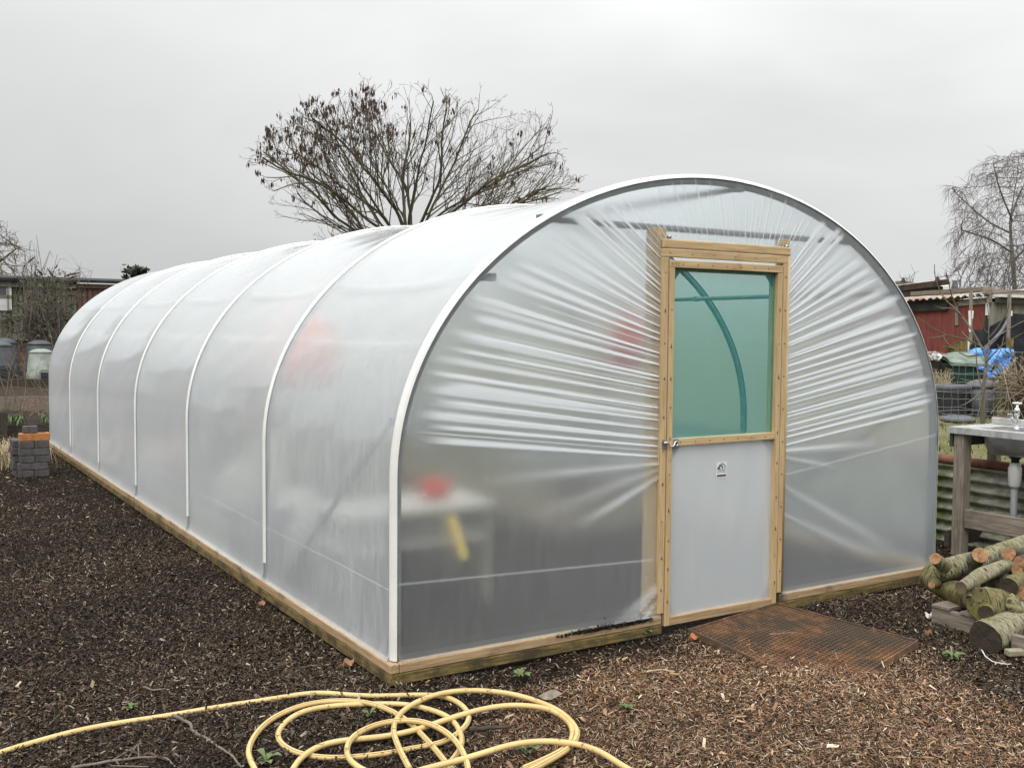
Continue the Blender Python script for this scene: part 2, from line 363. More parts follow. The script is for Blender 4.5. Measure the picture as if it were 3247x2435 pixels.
sd = Vector((math.sin(SUN_AZ)*math.cos(SUN_EL), math.cos(SUN_AZ)*math.cos(SUN_EL), math.sin(SUN_EL)))
lo.rotation_euler = sd.to_track_quat('Z', 'Y').to_euler()
S.view_settings.view_transform = 'Standard'; S.view_settings.look = 'None'; S.view_settings.gamma = 1; S.view_settings.exposure = .3
S.cycles.use_denoising = True
try: S.cycles.denoiser = 'OPENIMAGEDENOISE'
except Exception: pass
S.cycles.max_bounces = 14; S.cycles.transmission_bounces = 10; S.cycles.diffuse_bounces = 5; S.cycles.transparent_max_bounces = 8
S.cycles.sample_clamp_indirect = 6
S.cycles.caustics_refractive = True; S.cycles.caustics_reflective = True

# ---------------------------------------------------------------- ground
def hump(x, y):
    return .012*np.sin(1.7*x+.6)*np.cos(1.3*y)+.008*np.sin(5.1*x+2*y)*np.sin(4.3*y-x)
gx = np.concatenate([[-900, -200, -60, -25], np.arange(-14, 6.01, .1), [12, 30, 80, 300, 900]])
gy = np.concatenate([[-300, -60, -20], np.arange(-7, 16.01, .1), [20, 30, 60, 150, 400, 1200]])
X, Y = np.meshgrid(gx, gy)
fade = ((np.abs(X) < 13) & (Y > -7) & (Y < 15.5)).astype(float)
Z = hump(X, Y)*fade
inside = (X > -A-.05) & (X < A+.05) & (Y > -.05) & (Y < LEN+.05); Z = np.where(inside, Z*.3-.01, Z)
o = MB().sheet(np.stack([X, Y, Z], -1)).build('ground', 'mulch', smooth=True, origin=(0, 0, 0)); tag(o, kind='structure')
gZ = lambda x, y: float(hump(np.array(x), np.array(y)))

# chips: one uncountable layer
def scatter(n0, cx, cy, rmax, L0, L1, pal, wts, mask=None, lift=.014, pw=.62, thin=1.):
    n = int(n0*1.55); rad = 3.0+(rmax-3.0)*rng.random(n)**pw; th = yaw+rng.uniform(-.87, .87, n)
    x = cx+rad*np.sin(th); y = cy+rad*np.cos(th)
    ok = ~((x > -A-.04) & (x < A+.04) & (y > -.04) & (y < LEN+.04)) & (x < 3.4) & (y > -7)
    fx = (x-CAM[0])*F_[0]+(y-CAM[1])*F_[1]; lt = (x-CAM[0])*R_[0]+(y-CAM[1])*R_[1]
    ok &= (fx > 2.4) & (np.abs(lt) < 1.1*fx+1.)
    if mask is not None: ok &= mask(x, y)
    x, y = x[ok], y[ok]; m = len(x)
    L = (L0+(L1-L0)*rng.random(m)**2.2)/2; wd = L*thin*(.14+.28*rng.random(m)); a = rng.random(m)*2*PI
    tilt = rng.normal(0, .38, m); rl = rng.normal(0, .35, m)
    z = hump(x, y)+lift*rng.random(m)**1.5+.002
    ca, sa = np.cos(a), np.sin(a)
    ax = np.stack([ca*np.cos(tilt), sa*np.cos(tilt), np.sin(tilt)], -1); bx = np.stack([-sa*np.cos(rl), ca*np.cos(rl), np.sin(rl)], -1)
    C = np.stack([x, y, z+L*np.abs(np.sin(tilt))*.6], -1); k1 = (.5+.5*rng.random(m))[:, None]; k2 = (.3+.7*rng.random(m))[:, None]
    up = np.array([0, 0, 1.])*(wd*.35)[:, None]
    V = np.stack([C-ax*L[:, None]-bx*wd[:, None]*k2, C+ax*L[:, None]*k1-bx*wd[:, None]*.9+up*.4, C+ax*L[:, None]+bx*wd[:, None]*k2, C-ax*L[:, None]*k1+bx*wd[:, None]*.9+up], 1)
    pal = np.array(pal); ci = rng.choice(len(pal), m, p=np.array(wts)/sum(wts)); damp = .5+.5*np.sin(1.1*x+2.1*np.sin(.9*y))*np.sin(1.3*y+1.7*np.sin(.7*x)+.5); c = pal[ci]*(.55+.75*rng.random((m, 1)))*(.62+.62*damp)[:, None]*(1+np.array([.05, 0, -.06])*rng.normal(0, 1, (m, 1)))
    return V.reshape(-1, 3), np.repeat(c, 4, 0)
def chips_obj(name, sets):
    V = np.vstack([s[0] for s in sets]); C = np.vstack([s[1] for s in sets]); m = len(V)//4
    me = bpy.data.meshes.new(name); me.vertices.add(len(V)); me.vertices.foreach_set('co', V.astype(np.float32).ravel())
    me.loops.add(m*4); me.loops.foreach_set('vertex_index', np.arange(m*4, dtype=np.int32))
    me.polygons.add(m); me.polygons.foreach_set('loop_start', np.arange(0, m*4, 4, dtype=np.int32))
    at = me.attributes.new('col', 'FLOAT_COLOR', 'POINT'); at.data.foreach_set('color', np.hstack([C, np.ones((len(C), 1))]).astype(np.float32).ravel())
    me.update(); me.validate(); me.materials.append(MAT['chips'])
    o = bpy.data.objects.new(name, me); COL.objects.link(o); return o
DARK = [(.021, .014, .009), (.040, .027, .018), (.072, .050, .033), (.122, .088, .060), (.21, .157, .107), (.42, .36, .28)]
red_px = [(1390, 2520), (1480, 2360), (1560, 2300), (1640, 2215), (1740, 2165), (1900, 2120), (2060, 2085), (2150, 2035), (2230, 2010), (2330, 2060), (2500, 2110), (2700, 2110), (2910, 2060), (3000, 2120), (3120, 2200), (3300, 2300), (3400, 2560)]
red_w = [tuple(PZ(u, v)[:2]) for u, v in red_px]
def red_mask(x, y):
    j = rng.normal(0, .09, (len(x), 2)); h_ = inpoly(np.stack([x, y], -1)+j+.06*np.stack([np.sin(7*y), np.sin(8*x)], -1), red_w)
    return h_
def inpoly(pts, poly):
    x, y = pts.T; ins = np.zeros(len(pts), bool); P = np.array(poly); j = len(P)-1
    for i in range(len(P)):
        xi, yi = P[i]; xj, yj = P[j]
        ins ^= ((yi > y) != (yj > y)) & (x < (xj-xi)*(y-yi)/(yj-yi+1e-12)+xi); j = i
    return ins
bare = [tuple(PZ(u, v)[:2]) for u, v in [(1180, 2290), (1250, 2200), (1500, 2150), (1900, 2010), (2080, 2020), (2000, 2110), (1750, 2170), (1640, 2260), (1500, 2300)]]
def nr(x, y):
    j = rng.normal(0, .08, (len(x), 2)); return ~red_mask(x, y) & ~(inpoly(np.stack([x, y], -1)+j, bare) & (rng.random(len(x)) < .72))
sets = [scatter(620000, CAM[0], CAM[1], 10, .007, .030, DARK, (22, 28, 24, 15, 8, 2.2), nr, pw=.75),
        scatter(260000, CAM[0], CAM[1], 20, .012, .045, DARK, (14, 24, 27, 20, 11, 3), nr, pw=.8),
        scatter(6000, CAM[0], CAM[1], 8.5, .025, .055, DARK, (18, 28, 26, 18, 8, 2), nr, lift=.018, pw=.75)]
tag(chips_obj('bark_chips', sets), 'dark brown bark chips covering the ground around the polytunnel', 'bark chips', kind='stuff')
REDC = [(.09, .047, .027), (.18, .098, .055), (.28, .165, .095), (.40, .26, .158), (.54, .41, .275), (.70, .60, .46)]
sets = [scatter(620000, CAM[0], CAM[1], 7.5, .008, .034, REDC, (20, 26, 25, 17, 9, 3.5), red_mask, pw=.8, thin=.38),
        scatter(7000, CAM[0], CAM[1], 7.5, .025, .055, REDC, (14, 26, 28, 20, 8, 3), red_mask, lift=.02, pw=.8)]
gr_w = [tuple(PZ(u, v)[:2]) for u, v in [(2200, 2040), (2330, 2060), (2450, 2075), (2600, 2085), (2750, 2075), (2830, 2060), (2700, 2140), (2500, 2170), (2330, 2110)]]
dz_ = scatter(26000, CAM[0], CAM[1], 7.5, .008, .05, REDC, (24, 28, 24, 15, 7, 2.5), lambda x, y: inpoly(np.stack([x, y], -1)+rng.normal(0, .07, (len(x), 2)), gr_w), lift=.055, pw=.8, thin=.4)
sets.append(dz_)
tag(chips_obj('wood_shavings', sets), 'reddish wood shavings spread in front of the door and rusty grate', 'wood shavings', kind='stuff')

# ---------------------------------------------------------------- polytunnel
PT = thing('polytunnel', 'long white polythene tunnel greenhouse with timber framed door', 'polytunnel', (0, 0, 0))
rz = PY(2330, 600, .05); px_ = PY(1552, 880, .05)
def profile(n_leg=16, n_arc=170, z0=.118):
    P = [(-A, z) for z in np.linspace(.19, HS, n_leg, endpoint=False)]+[hoop_pt(t) for t in np.linspace(0, PI, n_arc)]+[(A, z) for z in np.linspace(HS, .19, n_leg+1)[1:]]
    fl = [(-A-.026, .116), (-A-.020, .124), (-A-.007, .145)]
    return np.array(fl+P+[(-x, z) for x, z in fl[::-1]])
# cover sheet, tight over the hoops and slack between them
pr = profile(); yl = np.unique(np.round(np.concatenate([[.02, LEN+.012], *[SP*k+SP*np.linspace(0, 1, 15)[(1 if k == 0 else 0):(-1 if k == NH-2 else None)] for k in range(NH-1)], *[SP*k+np.array([-.06, -.04, -.028, -.02, -.012, -.006, .006, .012, .02, .028, .04, .06]) for k in range(1, NH-1)]]), 5))
nx = np.gradient(pr, axis=0); nrm = np.stack([-nx[:, 1], nx[:, 0]], -1); nrm /= np.linalg.norm(nrm, axis=1)[:, None]
arc = np.concatenate([[0], np.cumsum(np.linalg.norm(np.diff(pr, axis=0), axis=1))])
hgt = np.clip((pr[:, 1]-.3)/1.0, 0, 1)
ARCP = float(arc[:len(arc)//2][np.argmin(np.abs(pr[:len(arc)//2, 1]-px_[2]))])
G = []; AR = []; FO = []
tp_f = np.clip((pr[:, 1]-.35)/.8, 0, 1)
for y in yl:
    t = (y/SP) % 1 if 0 < y < LEN else 0; s = math.sin(PI*min(max((t-.03)/.94, 0), 1))**.8 if 0 < t < 1 else 0
    off = s*(.006+.03*hgt)-.004-(np.interp(abs(y-SP*round(y/SP)), [0, .006, .012, .02, .028, .04, .06], [.018, .0172, .0145, .0095, .006, .002, 0]) if SP*.5 < y < LEN-SP*.5 else 0)+.0035*np.sin(arc*7+4*y)*np.sin(y*3.3+arc*2)*s+.002*np.sin(arc*23+9*y)*np.sin(2*y-arc)*s+(.006*np.clip((arc-1.62)/.03, 0, 1)*np.clip((2.6-arc)/.6, 0, 1)-.010*np.exp(-((arc-ARCP)/.03)**2))*min(1, s*1.6)
    G.append([(p[0]-n[0]*o_, y, p[1]-n[1]*o_) for p, n, o_ in zip(pr, nrm, off)]); AR += list(arc); dk_ = abs(y-SP*round(y/SP)); FO += [0.]*len(pr)
cov = MB().sheet(G).build('cover', 'film_cover', PT, True, attrs={'fold': FO, 'arc': AR})
# hoops with white tape on the outside
for k in range(NH):
    y = min(max(SP*k, .025), LEN-.03)
    hr = .03 if k in (0, NH-1) else .010
    pts = [(-A+hr, y, .02), (-A+hr, y, .5)]+[(-(A-hr)*math.cos(t), y, HS+(B-hr)*math.sin(t)) for t in np.linspace(0, PI, 60)]+[(A-hr, y, .5), (A-hr, y, .02)]
    hp = MB().tube(pts, .0225, 12).build('hoop', 'dullgalv', PT, True)
    if 0 < k < NH-1:                       # narrow white tape over every inner hoop
        rows_ = []
        for dy_, e_ in ((-.025, .0130), (-.016, .0195), (-.006, .0242), (.006, .0242), (.016, .0195), (.025, .0130)):
            rows_.append([(-A-e_, y+dy_, z) for z in np.linspace(.24, HS, 12, endpoint=False)]+[(-(A+e_)*math.cos(t), y+dy_, HS+(B+e_)*math.sin(t)) for t in np.linspace(0, PI, 80)]+[(A+e_, y+dy_, z) for z in np.linspace(HS, .24, 12)])
        MB().sheet(rows_).build('tape', 'tape', hp, True)
    if k == 0:                             # broad tape wrapped round the end hoop
        ctr = [((-A+.030, z), (-1., 0.)) for z in np.linspace(.12, HS, 14, endpoint=False)]
        ctr += [((-(A-.030)*math.cos(t), HS+(B-.030)*math.sin(t)), (-math.cos(t), math.sin(t))) for t in np.linspace(0, PI, 90)]
        ctr += [((A-.030, z), (1., 0.)) for z in np.linspace(HS, .12, 14)]
        rows_ = []
        for (x, z), n_ in ctr:
            nn = np.array([n_[0]*B, n_[1]*A]) if True else n_
            nn = nn/np.linalg.norm(nn)
            rows_.append([(x+.0375*math.cos(f)*nn[0], .025-.0375*math.sin(f), z+.0375*math.cos(f)*nn[1]) for f in np.linspace(-.5, 1.2, 9)])
        MB().sheet(rows_).build('tape', 'tape', hp, True)
# ridge pole, side purlins, crop bars, braces
MB().tube([(rz[0], .02, rz[2]), (rz[0], LEN, rz[2])], .019, 10).build('ridge_pole', 'dullgalv', PT, True)
for sgn in (-1, 1):
    MB().tube([(sgn*abs(px_[0]), .02, px_[2]), (sgn*abs(px_[0]), LEN, px_[2])], .017, 10).build('purlin', 'dullgalv', PT, True)
cb = .5*(PY(2000, 708, .06)[2]+PY(2600, 765, .06)[2])
for k in (0, NH-1):
    y = .075 if k == 0 else LEN-.075
    hw = A*math.sqrt(max(0, 1-((cb-HS)/B)**2))-.03
    MB().tube([(-hw, y, cb), (hw, y, cb)], .019, 10).build('crop_bar', 'dullgalv', PT, True)
for sgn in (-1, 1):
    MB().tube([(sgn*(A-.05), .1, 1.32), (sgn*(A-.06), SP-.1, .1)], .017, 8).build('corner_brace', 'dullgalv', PT, True)
MB().tube([(.0, SP-.1, 2.62), (-.02, .95, cb+.02), (-.02, .12, cb-.02)][0:2], .013, 8).build('ridge_brace', 'dullgalv', PT, True)
for sgn in (-1, 1):
    for k in range(NH):
        y = max(SP*k, .03); MB().box((sgn*abs(px_[0])-.02, y-.022, px_[2]-.021), (sgn*abs(px_[0])+.02, y+.022, px_[2]+.021)).build('clamp', 'dullgalv', PT, bevel=.006)
for x in (rz[0],):
    MB().box((x-.035, .0, rz[2]-.02), (x+.035, .05, rz[2]+.05)).build('clamp', 'dullgalv', PT, bevel=.006)
hw = A*math.sqrt(max(0, 1-((cb-HS)/B)**2))-.03
for sgn in (-1, 1): MB().box((sgn*hw-.022, .04, cb-.022), (sgn*hw+.022, .10, cb+.022)).build('clamp', 'dullgalv', PT, bevel=.006)

# base timbers: rail over mossy board
DL, DR = -.4116, .5036; TL, TR = -.459, .5753
def rail(lo, hi, ax, ax2=None):
    MB().box((lo[0], lo[1], .0645), (hi[0], hi[1], .114)).build('base_rail', 'rail_'+ax, PT, bevel=.006)
    MB().box((lo[0]-.002, lo[1]-.002, .010), (hi[0]+.002, hi[1]+.002, .0625)).build('base_board', 'mossboard_'+ax, PT, bevel=.003)
o_ = A+EO
rail((-o_, -EO, 0), (-o_+.05, LEN+EO, 0), 'y'); rail((o_-.05, -EO, 0), (o_, LEN+EO, 0), 'y')
rail((-o_+.052, -EO, 0), (DL-.02, .02, 0), 'x'); rail((DR+.03, -EO, 0), (o_-.052, .02, 0), 'x')
rail((-o_+.052, LEN-.02, 0), (o_-.052, LEN+EO, 0), 'x')

class Screws:
    def __init__(s, p): s.p = p
    def tube(s, *a): MB().tube(*a).build('screw_head', 'screw', s.p, True)
# door frame: posts and header behind the film, trims in front
FZ = lambda u, v: PY(u, v, -.03)
htop = FZ(2112, 757)[2]; ptop = PY(2086, 722, .0)[2]; ptop2 = PY(2498, 758, .0)[2]
MB().box((TL-.058, -.006, .12), (TL+.045, .05, ptop)).build('post', 'pine_z', PT, bevel=.004)
MB().box((TR-.055, -.006, .12), (TR+.012, .05, ptop2)).build('post', 'pine_z', PT, bevel=.004)
MB().box((TL+.002, -.03, 2.245), (TR-.002, -.0085, htop)).build('header', 'pine_x', PT, bevel=.008)
MB().box((TL, -.032, 2.196), (TR-.028, .0, 2.2425)).build('header_trim', 'pine_x', PT, bevel=.003)
MB().box((TL, -.032, .1287), (DL-.006, -.0, 2.194)).build('jamb_trim', 'pine_z', PT, bevel=.003)
MB().box((DR+.006, -.032, .1287), (TR-.0275, -.0, 2.194)).build('jamb_trim', 'pine_z', PT, bevel=.003)
MB().tube([(TR-.013, -.014, .13), (TR-.013, -.014, 2.24)], .0145, 10).build('jamb_roll', 'pine_z', PT, True)
for x, z in ((TL+.055, ptop-.05), (TR-.03, ptop2-.05)):
    MB().tube([(x, -.026, z), (x, -.006, z)], .011, 10).build('bolt', 'steel', PT, True)
sc = Screws(PT)
for z in np.arange(.26, 2.15, .205):
    sc.tube([(TL+.02, -.0335, z+.02*math.sin(9*z)), (TL+.02, -.03, z)], .004, 6); sc.tube([(TR-.045, -.0335, z+.01), (TR-.045, -.03, z)], .004, 6)
for x in np.arange(TL+.05, TR-.05, .17): sc.tube([(x, -.0335, 2.218), (x, -.03, 2.218)], .004, 6)


# door
DT, DB = 2.1836-.004, .05
door = MB().box((DL, -.034, DB), (DL+.040, .002, DT-.044)).box((DR-.040, -.034, DB), (DR, .002, DT-.044))
mz1 = .5*(FZ(2131, 1394)[2]+FZ(2464, 1369)[2]); mz0 = .5*(FZ(2156, 1418)[2]+FZ(2464, 1387)[2])
dr = door.build('door', 'pine_z', PT, bevel=.003)
MB().box((DL, -.0345, DT-.043), (DR, .002, DT)).build('top_rail', 'pine_x', dr, bevel=.003)
MB().box((DL+.041, -.0335, mz0), (DR-.041, .002, mz1)).build('middle_rail', 'pine_x', dr, bevel=.003)
MB().box((DL+.041, -.0335, DB), (DR-.041, .002, DB+.05)).build('bottom_rail', 'rail_x', dr, bevel=.003)
MB().box((DL+.041, .003, mz0), (DR-.041, .034, mz1)).box((DL+.003, .0025, DB+.005), (DL+.05, .034, DT-.005)).box((DR-.05, .0025, DB+.005), (DR-.003, .034, DT-.005)).box((DL+.051, .003, DT-.06), (DR-.051, .034, DT-.005)).build('inner_frame', 'pine_z', dr)
MB().sheet([[(x, -.006, z) for x in (DL+.04, DR-.04)] for z in (mz1-.005, DT-.04)]).build('net', 'net_green', dr)
nv = 24; zz = np.linspace(DB+.04, mz0+.006, 30); xx = np.linspace(DL+.038, DR-.038, 40)
gp = np.array([[(x, -.010+.0025*math.sin(31*x+2*math.sin(5*z))*math.sin(PI*(x-DL)/(DR-DL)), z) for x in xx] for z in zz])
MB().sheet(gp).build('lower_panel', 'film_door', dr, True, attrs={'fold': np.zeros(gp.shape[0]*gp.shape[1]), 'arc': np.zeros(gp.shape[0]*gp.shape[1])})
for sx_, zc, sz in ((1, DB+.052, 1), (-1, DB+.052, 1), (1, mz0-.002, -1), (-1, mz0-.002, -1), (1, DT-.046, -1), (-1, DT-.046, -1)):
    x = DL+.042 if sx_ > 0 else DR-.042
    y = -.004 if zc < mz0+.1 else .004
    MB().prism([(x, y, zc), (x+sx_*.085, y, zc), (x, y, zc+sz*.10)], (0, .002, 0)).build('corner_plate', 'galv', dr)
sc = Screws(dr)
for z in np.arange(.18, 2.05, .19):
    for x in (DL+.02, DR-.02): sc.tube([(x, -.0355, z+.03*math.sin(7*z+x)), (x, -.03, z)], .004, 6)
for x in np.arange(DL+.1, DR-.05, .115):
    for z in (DT-.022, (mz0+mz1)/2): sc.tube([(x, -.0365, z), (x, -.03, z)], .004, 6)

# hook latch across the gap
lz = .5*(mz0+mz1)-.005
for a_, b_ in (((TL+.010, -.0365, lz-.03), (TL+.042, -.0328, lz+.026)), ((DL+.048, -.0375, lz-.03), (DL+.082, -.0343, lz+.026))): MB().box(a_, b_).build('latch_plate', 'galv', dr, bevel=.002)
hk = MB().tube(spline([(TL+.012, -.046, lz+.008), (TL+.045, -.048, lz+.006), (DL+.012, -.046, lz-.012), (DL+.038, -.046, lz-.012), (DL+.052, -.044, lz+.008), (DL+.066, -.043, lz+.012), (DL+.074, -.043, lz-.004), (DL+.064, -.043, lz-.014)], 5), .0042, 8)
hk.tube([(TL+.014, -.05, lz+.012), (TL+.04, -.05, lz+.004)], .008, 8)
hk.build('latch_hook', 'chrome', dr, True)
# sticker on the lower panel
s0 = FZ(2276.3, 1515.5); s1 = FZ(2309.5, 1465); sx0, sx1, sz0, sz1 = s0[0], s1[0], s0[2], s1[2]; sw, sh = sx1-sx0, sz1-sz0
YS = -.0165
stk = MB().box((sx0, YS, sz0), (sx1, YS+.001, sz1)).build('sticker', 'paper_white', dr)
def band(cx, r0, r1, t0, t1, zb):
    n = 16; P = [(cx+r1*math.cos(t), YS-.0006, zb+r1*math.sin(t)*1.05) for t in np.linspace(t0, t1, n)]
    if r0 > 0: P += [(cx+r0*math.cos(t)-(0), YS-.0006, zb+r0*math.sin(t)*1.05) for t in np.linspace(t1, t0, n)]
    return MB().add(P, [tuple(range(len(P)))[::-1]])
zb = sz0+sh*.56
mk = band(sx0+sw*.23, 0, sw*.16, 0, PI, zb); mk.box((sx0+sw*.06, YS-.0006, sz0+sh*.06), (sx1-sw*.06, YS-.0002, sz0+sh*.18))
for txt, size, zf in (('PREMIER', sw*.215, .40), ('POLYTUNNELS', sw*.13, .29)):
    v_, f_ = text_mesh(txt, size, (sx0+sw*.5, YS-.0007, sz0+sh*zf), (1, 0, 0), (0, 0, 1)); mk.add(v_, f_)
mk.build('sticker_print', 'ink_black', dr)
band(sx0+sw*.36, sw*.18, sw*.30, .0, 2.2, zb).build('sticker_print', 'ink_dark_green', dr)
band(sx0+sw*.52, sw*.30, sw*.42, .0, 1.95, zb).build('sticker_print', 'ink_pale_green', dr)
v_, f_ = text_mesh('RYED', .028, (DL+.01, -.0352, DT-.034), (1, 0, 0), (0, 0, 1), 'LEFT'); MB().add(v_, f_).build('stamp', 'stamp_ink', dr)

# end sheets: gathered round the door frame
def end_sheet(y0, sgn, with_door, seed):
    rs = np.random.default_rng(seed)
    ns, nv = 2400, 44
    if with_door:
        kin = [(0, .117), (.01, .127), (.03, .16), (.19, 1.05), (.235, 1.30), (.281, 1.556), (.30, 1.66), (.325, 1.80), (.339, 1.877), (.352, 1.95), (.40, 2.22)]
        kout = [(0, .117), (.01, .127), (.03, .16), (.19, 1.24), (.235, 1.54), (.281, 1.84), (.30, 1.99), (.325, 2.18), (.339, 2.31), (.352, 2.42), (.40, 2.56)]
        s = np.linspace(0, 1, ns); sm = np.minimum(s, 1-s); left = s < .5
        zin = np.interp(sm, *zip(*kin)); f = np.clip((sm-.40)/.10, 0, 1)
        xl, xr = TL+.022, TR-.014; xm = .5*(xl+xr)
        xin = np.where(left, xl+(xm-xl)*f, xr+(xm-xr)*f)
        kz = np.ones(61)/61; zo = np.interp(sm, *zip(*kout)); zs2 = np.convolve(np.pad(zo, 30, 'edge'), kz, 'valid'); zo = np.where((sm > .05) & (sm < .398), zs2, zo); to = np.where(zo < HS, 0, np.arcsin(np.clip((zo-HS)/B, 0, 1)))
        tcor = math.asin((2.56-HS)/B); to = np.where(sm > .40, tcor+(PI/2-tcor)*f, to)
        xo = (A-.022)*np.cos(to); zo = np.where(to > 0, HS+(B-.022)*np.sin(to), zo); xo = np.where(left, -xo, xo)
    v = np.linspace(0, 1, nv)**1.15
    Xs = xin[:, None]*(1-v)+xo[:, None]*v; Zs = zin[:, None]*(1-v)+zo[:, None]*v
    fl = np.interp(Zs, [.117, .126, .15, .19, 4], [EO-.004, .018, .005, 0, 0])
    Ys = -fl-.0095*(1-v)[None]**2-.004*v[None]
    fold = np.zeros((ns, nv)); bulge = np.zeros((ns, nv))
    def ridge(sc_, wd0, wd1, amp, vend, k, v0=0.):
        wid = wd0+(wd1-wd0)*np.clip(v/vend, 0, 1)
        e = np.clip((v-v0)/.03, 0, 1)*np.clip((vend-v)/(vend*.13), 0, 1)**.8*(1-.18*v/vend)
        d = (s[:, None]-sc_)/wid[None]
        dl = d*(1 if sc_ < .5 else -1)     # crisp below, soft above: gathered film, sky light on pleat tops painted in
        gsh = np.exp(-d*d); fsh = np.where(dl > 0, np.exp(-(dl/1.15)**4), np.exp(-(dl*2.4)**2))
        return gsh*e[None]*amp, fsh*e[None]*k
    def many(a, b_, n, amp, kk, w0, w1, v0, v1):
        for i in range(n):
            c = a+(b_-a)*(i+.5+rs.uniform(-.4, .4))/n; ve = rs.uniform(v0, v1)
            yield ridge(c, w0*rs.uniform(.7, 1.2), w1*rs.uniform(.6, 1.3), amp*rs.uniform(.5, 1.2), ve, kk*rs.uniform(.35, 1.0))
    sets = [many(.187, .392, 25, .007, 1.9, .0010, .0036, .90, 1.0), many(.19, .392, 24, .003, .6, .0005, .0012, .4, 1.0),
            many(.608, .812, 28, .007, 1.9, .0010, .0034, .88, 1.0), many(.608, .81, 26, .003, .6, .0005, .0011, .4, 1.0),
            many(.395, .605, 30, .004, .9, .0006, .0010, .6, 1.05)]
    for st_ in sets:
        for bb, ff in st_: bulge += bb; fold += ff
    fold += .10*np.exp(-(v/.16)**2)[None]*((s > .18) & (s < .82))[:, None]
    # slack folds below the gathers
    def line(x0, z0, x1, z1, wd0, wd1, amp, k):
        dx, dz = x1-x0, z1-z0; L = math.hypot(dx, dz); t = ((Xs-x0)*dx+(Zs-z0)*dz)/L/L; d = ((Xs-x0)*-dz+(Zs-z0)*dx)/L
        wid = wd0+(wd1-wd0)*np.clip(t, 0, 1); e = np.clip(t/.04+1, 0, 1)*np.clip((1-t)/.5, 0, 1)*(t > -.05)
        gsh = np.exp(-(d/wid)**2)*e; return gsh*amp, gsh*k
    for a_ in ((xl, .93, -1.05, .68, .008, .03, .012, .55), (xl, 1.0, -1.7, .98, .01, .04, .01, .3), (xl, .97, -1.4, .75, .01, .05, .008, .18),
               (xr, .80, 1.75, .22, .012, .05, .012, .22), (xr, .62, 1.65, .16, .012, .05, .012, .18), (xr, 1.02, 1.5, 1.02, .012, .03, .012, .45), (xr, .98, 1.1, .88, .008, .02, .01, .3),
               (xl+.03, .30, -.78, .10, .02, .03, .012, .35), (xl, .26, -.70, .09, .008, .02, .012, .4), (xl, .20, -.62, .08, .008, .02, .01, .4)):
        b1, f1 = line(*a_); bulge += b1; fold += f1
    # packing crease
    for cz, sl, rng_ in ((.43, -.035, (-2.13, -.45)), (.80, .12, (.56, 2.13))):
        d = Zs-(cz+sl*Xs); fold += .3*np.exp(-(d/.006)**2)*((Xs > rng_[0]) & (Xs < rng_[1]))
    Ys = Ys-bulge*(1-.0*v)
    Ys = y0+sgn*Ys
    Gd = np.stack([Xs, Ys, Zs], -1)
    if sgn < 0: Gd = Gd[::-1]; fold = fold[::-1]
    MB().sheet(Gd).build('end_sheet', 'film_end', PT, True, attrs={'fold': np.clip(fold, 0, .86).ravel(), 'arc': np.zeros(ns*nv)})
end_sheet(0., 1, True, 3)
g_ = []
for x in np.linspace(-A+.012, A-.012, 50):
    top = HS+(B-.012)*math.sqrt(max(0, 1-(x/(A-.012))**2)); g_.append([(x, LEN+.004, z) for z in np.linspace(.066, top, 30)])
MB().sheet(g_).build('end_sheet', 'film_end', PT, True)

mud = MB()
for i in range(1500):
    x = -1.2+.7*rng.beta(2.2, 1.6); z = .100+abs(rng.normal(0, .012))*(1.5 if abs(x+.83) < .06 else 1); r_ = rng.uniform(.002, .006); c_ = np.array([x, -.0335+rng.normal(0, .0015)+.024*min(1, max(0, (z-.114)/.02)), z])
    d1, d2 = rng.normal(0, r_, 3), rng.normal(0, r_, 3); mud.add([c_-d1, c_+d2, c_+d1, c_-d2], [(0, 1, 2, 3)])
mud.build('mud', 'compost', PT)['kind'] = 'stuff'

# ---------------------------------------------------------------- things inside the tunnel (seen blurred through the sheet)
c = PY(1345, 1590, 1.35); cx, cy, cz = c
t = thing('potting_table', 'cream topped potting table inside the tunnel behind the front left sheet', 'table', (cx, cy, 0))
MB().box((cx-.62, cy-.28, cz-.05), (cx+.42, cy+.3, cz)).build('tabletop', 'cream', t, bevel=.004)
for ax_ in (-.56, .37):
    for ay in (-.23, .25): MB().box((cx+ax_-.025, cy+ay-.025, 0), (cx+ax_+.025, cy+ay+.025, cz-.05)).build('leg', 'palewood_z', t)
MB().box((cx-.58, cy-.25, cz*.62), (cx+.38, cy+.27, cz*.62+.03)).build('shelf', 'cream', t)
q = (cx+.13, cy+.02, cz)
o = MB().lathe([(.07, 0), (.10, .11), (.105, .11), (.09, .02), (.0, .02)], q, 20).build('tub', 'red_cloth', smooth=True); tag(o, 'small red tub standing on the cream potting table in the tunnel', 'tub')
p0, p1 = PY(1440, 1640, .9), PY(1482, 1775, .75)
o = MB().beam(p0, (p1[0], p1[1], max(p1[2], .02)), .045, .03).build('stake', 'yellow_paint'); tag(o, 'yellow stake leaning below the potting table inside the tunnel', 'stake')
c = PY(2030, 1095, 3.0)
o = MB().lathe([(.02, .52), (.12, .48), (.17, .3), (.2, .12), (.15, 0), (0, 0)], (c[0], c[1], c[2]-.24), 14).build('hanging_sack', 'red_cloth', smooth=True); tag(o, 'red sack hanging inside the tunnel left of the door', 'sack')
c = PX(1005, 1125, -1.56)
o = MB().lathe([(.02, .5), (.2, .42), (.27, .25), (.28, .1), (.2, 0), (0, 0)], (c[0], c[1], c[2]-.25), 14).build('hanging_sack', 'orange_cloth', smooth=True); tag(o, 'orange sack hanging inside the tunnel in its second bay', 'sack')
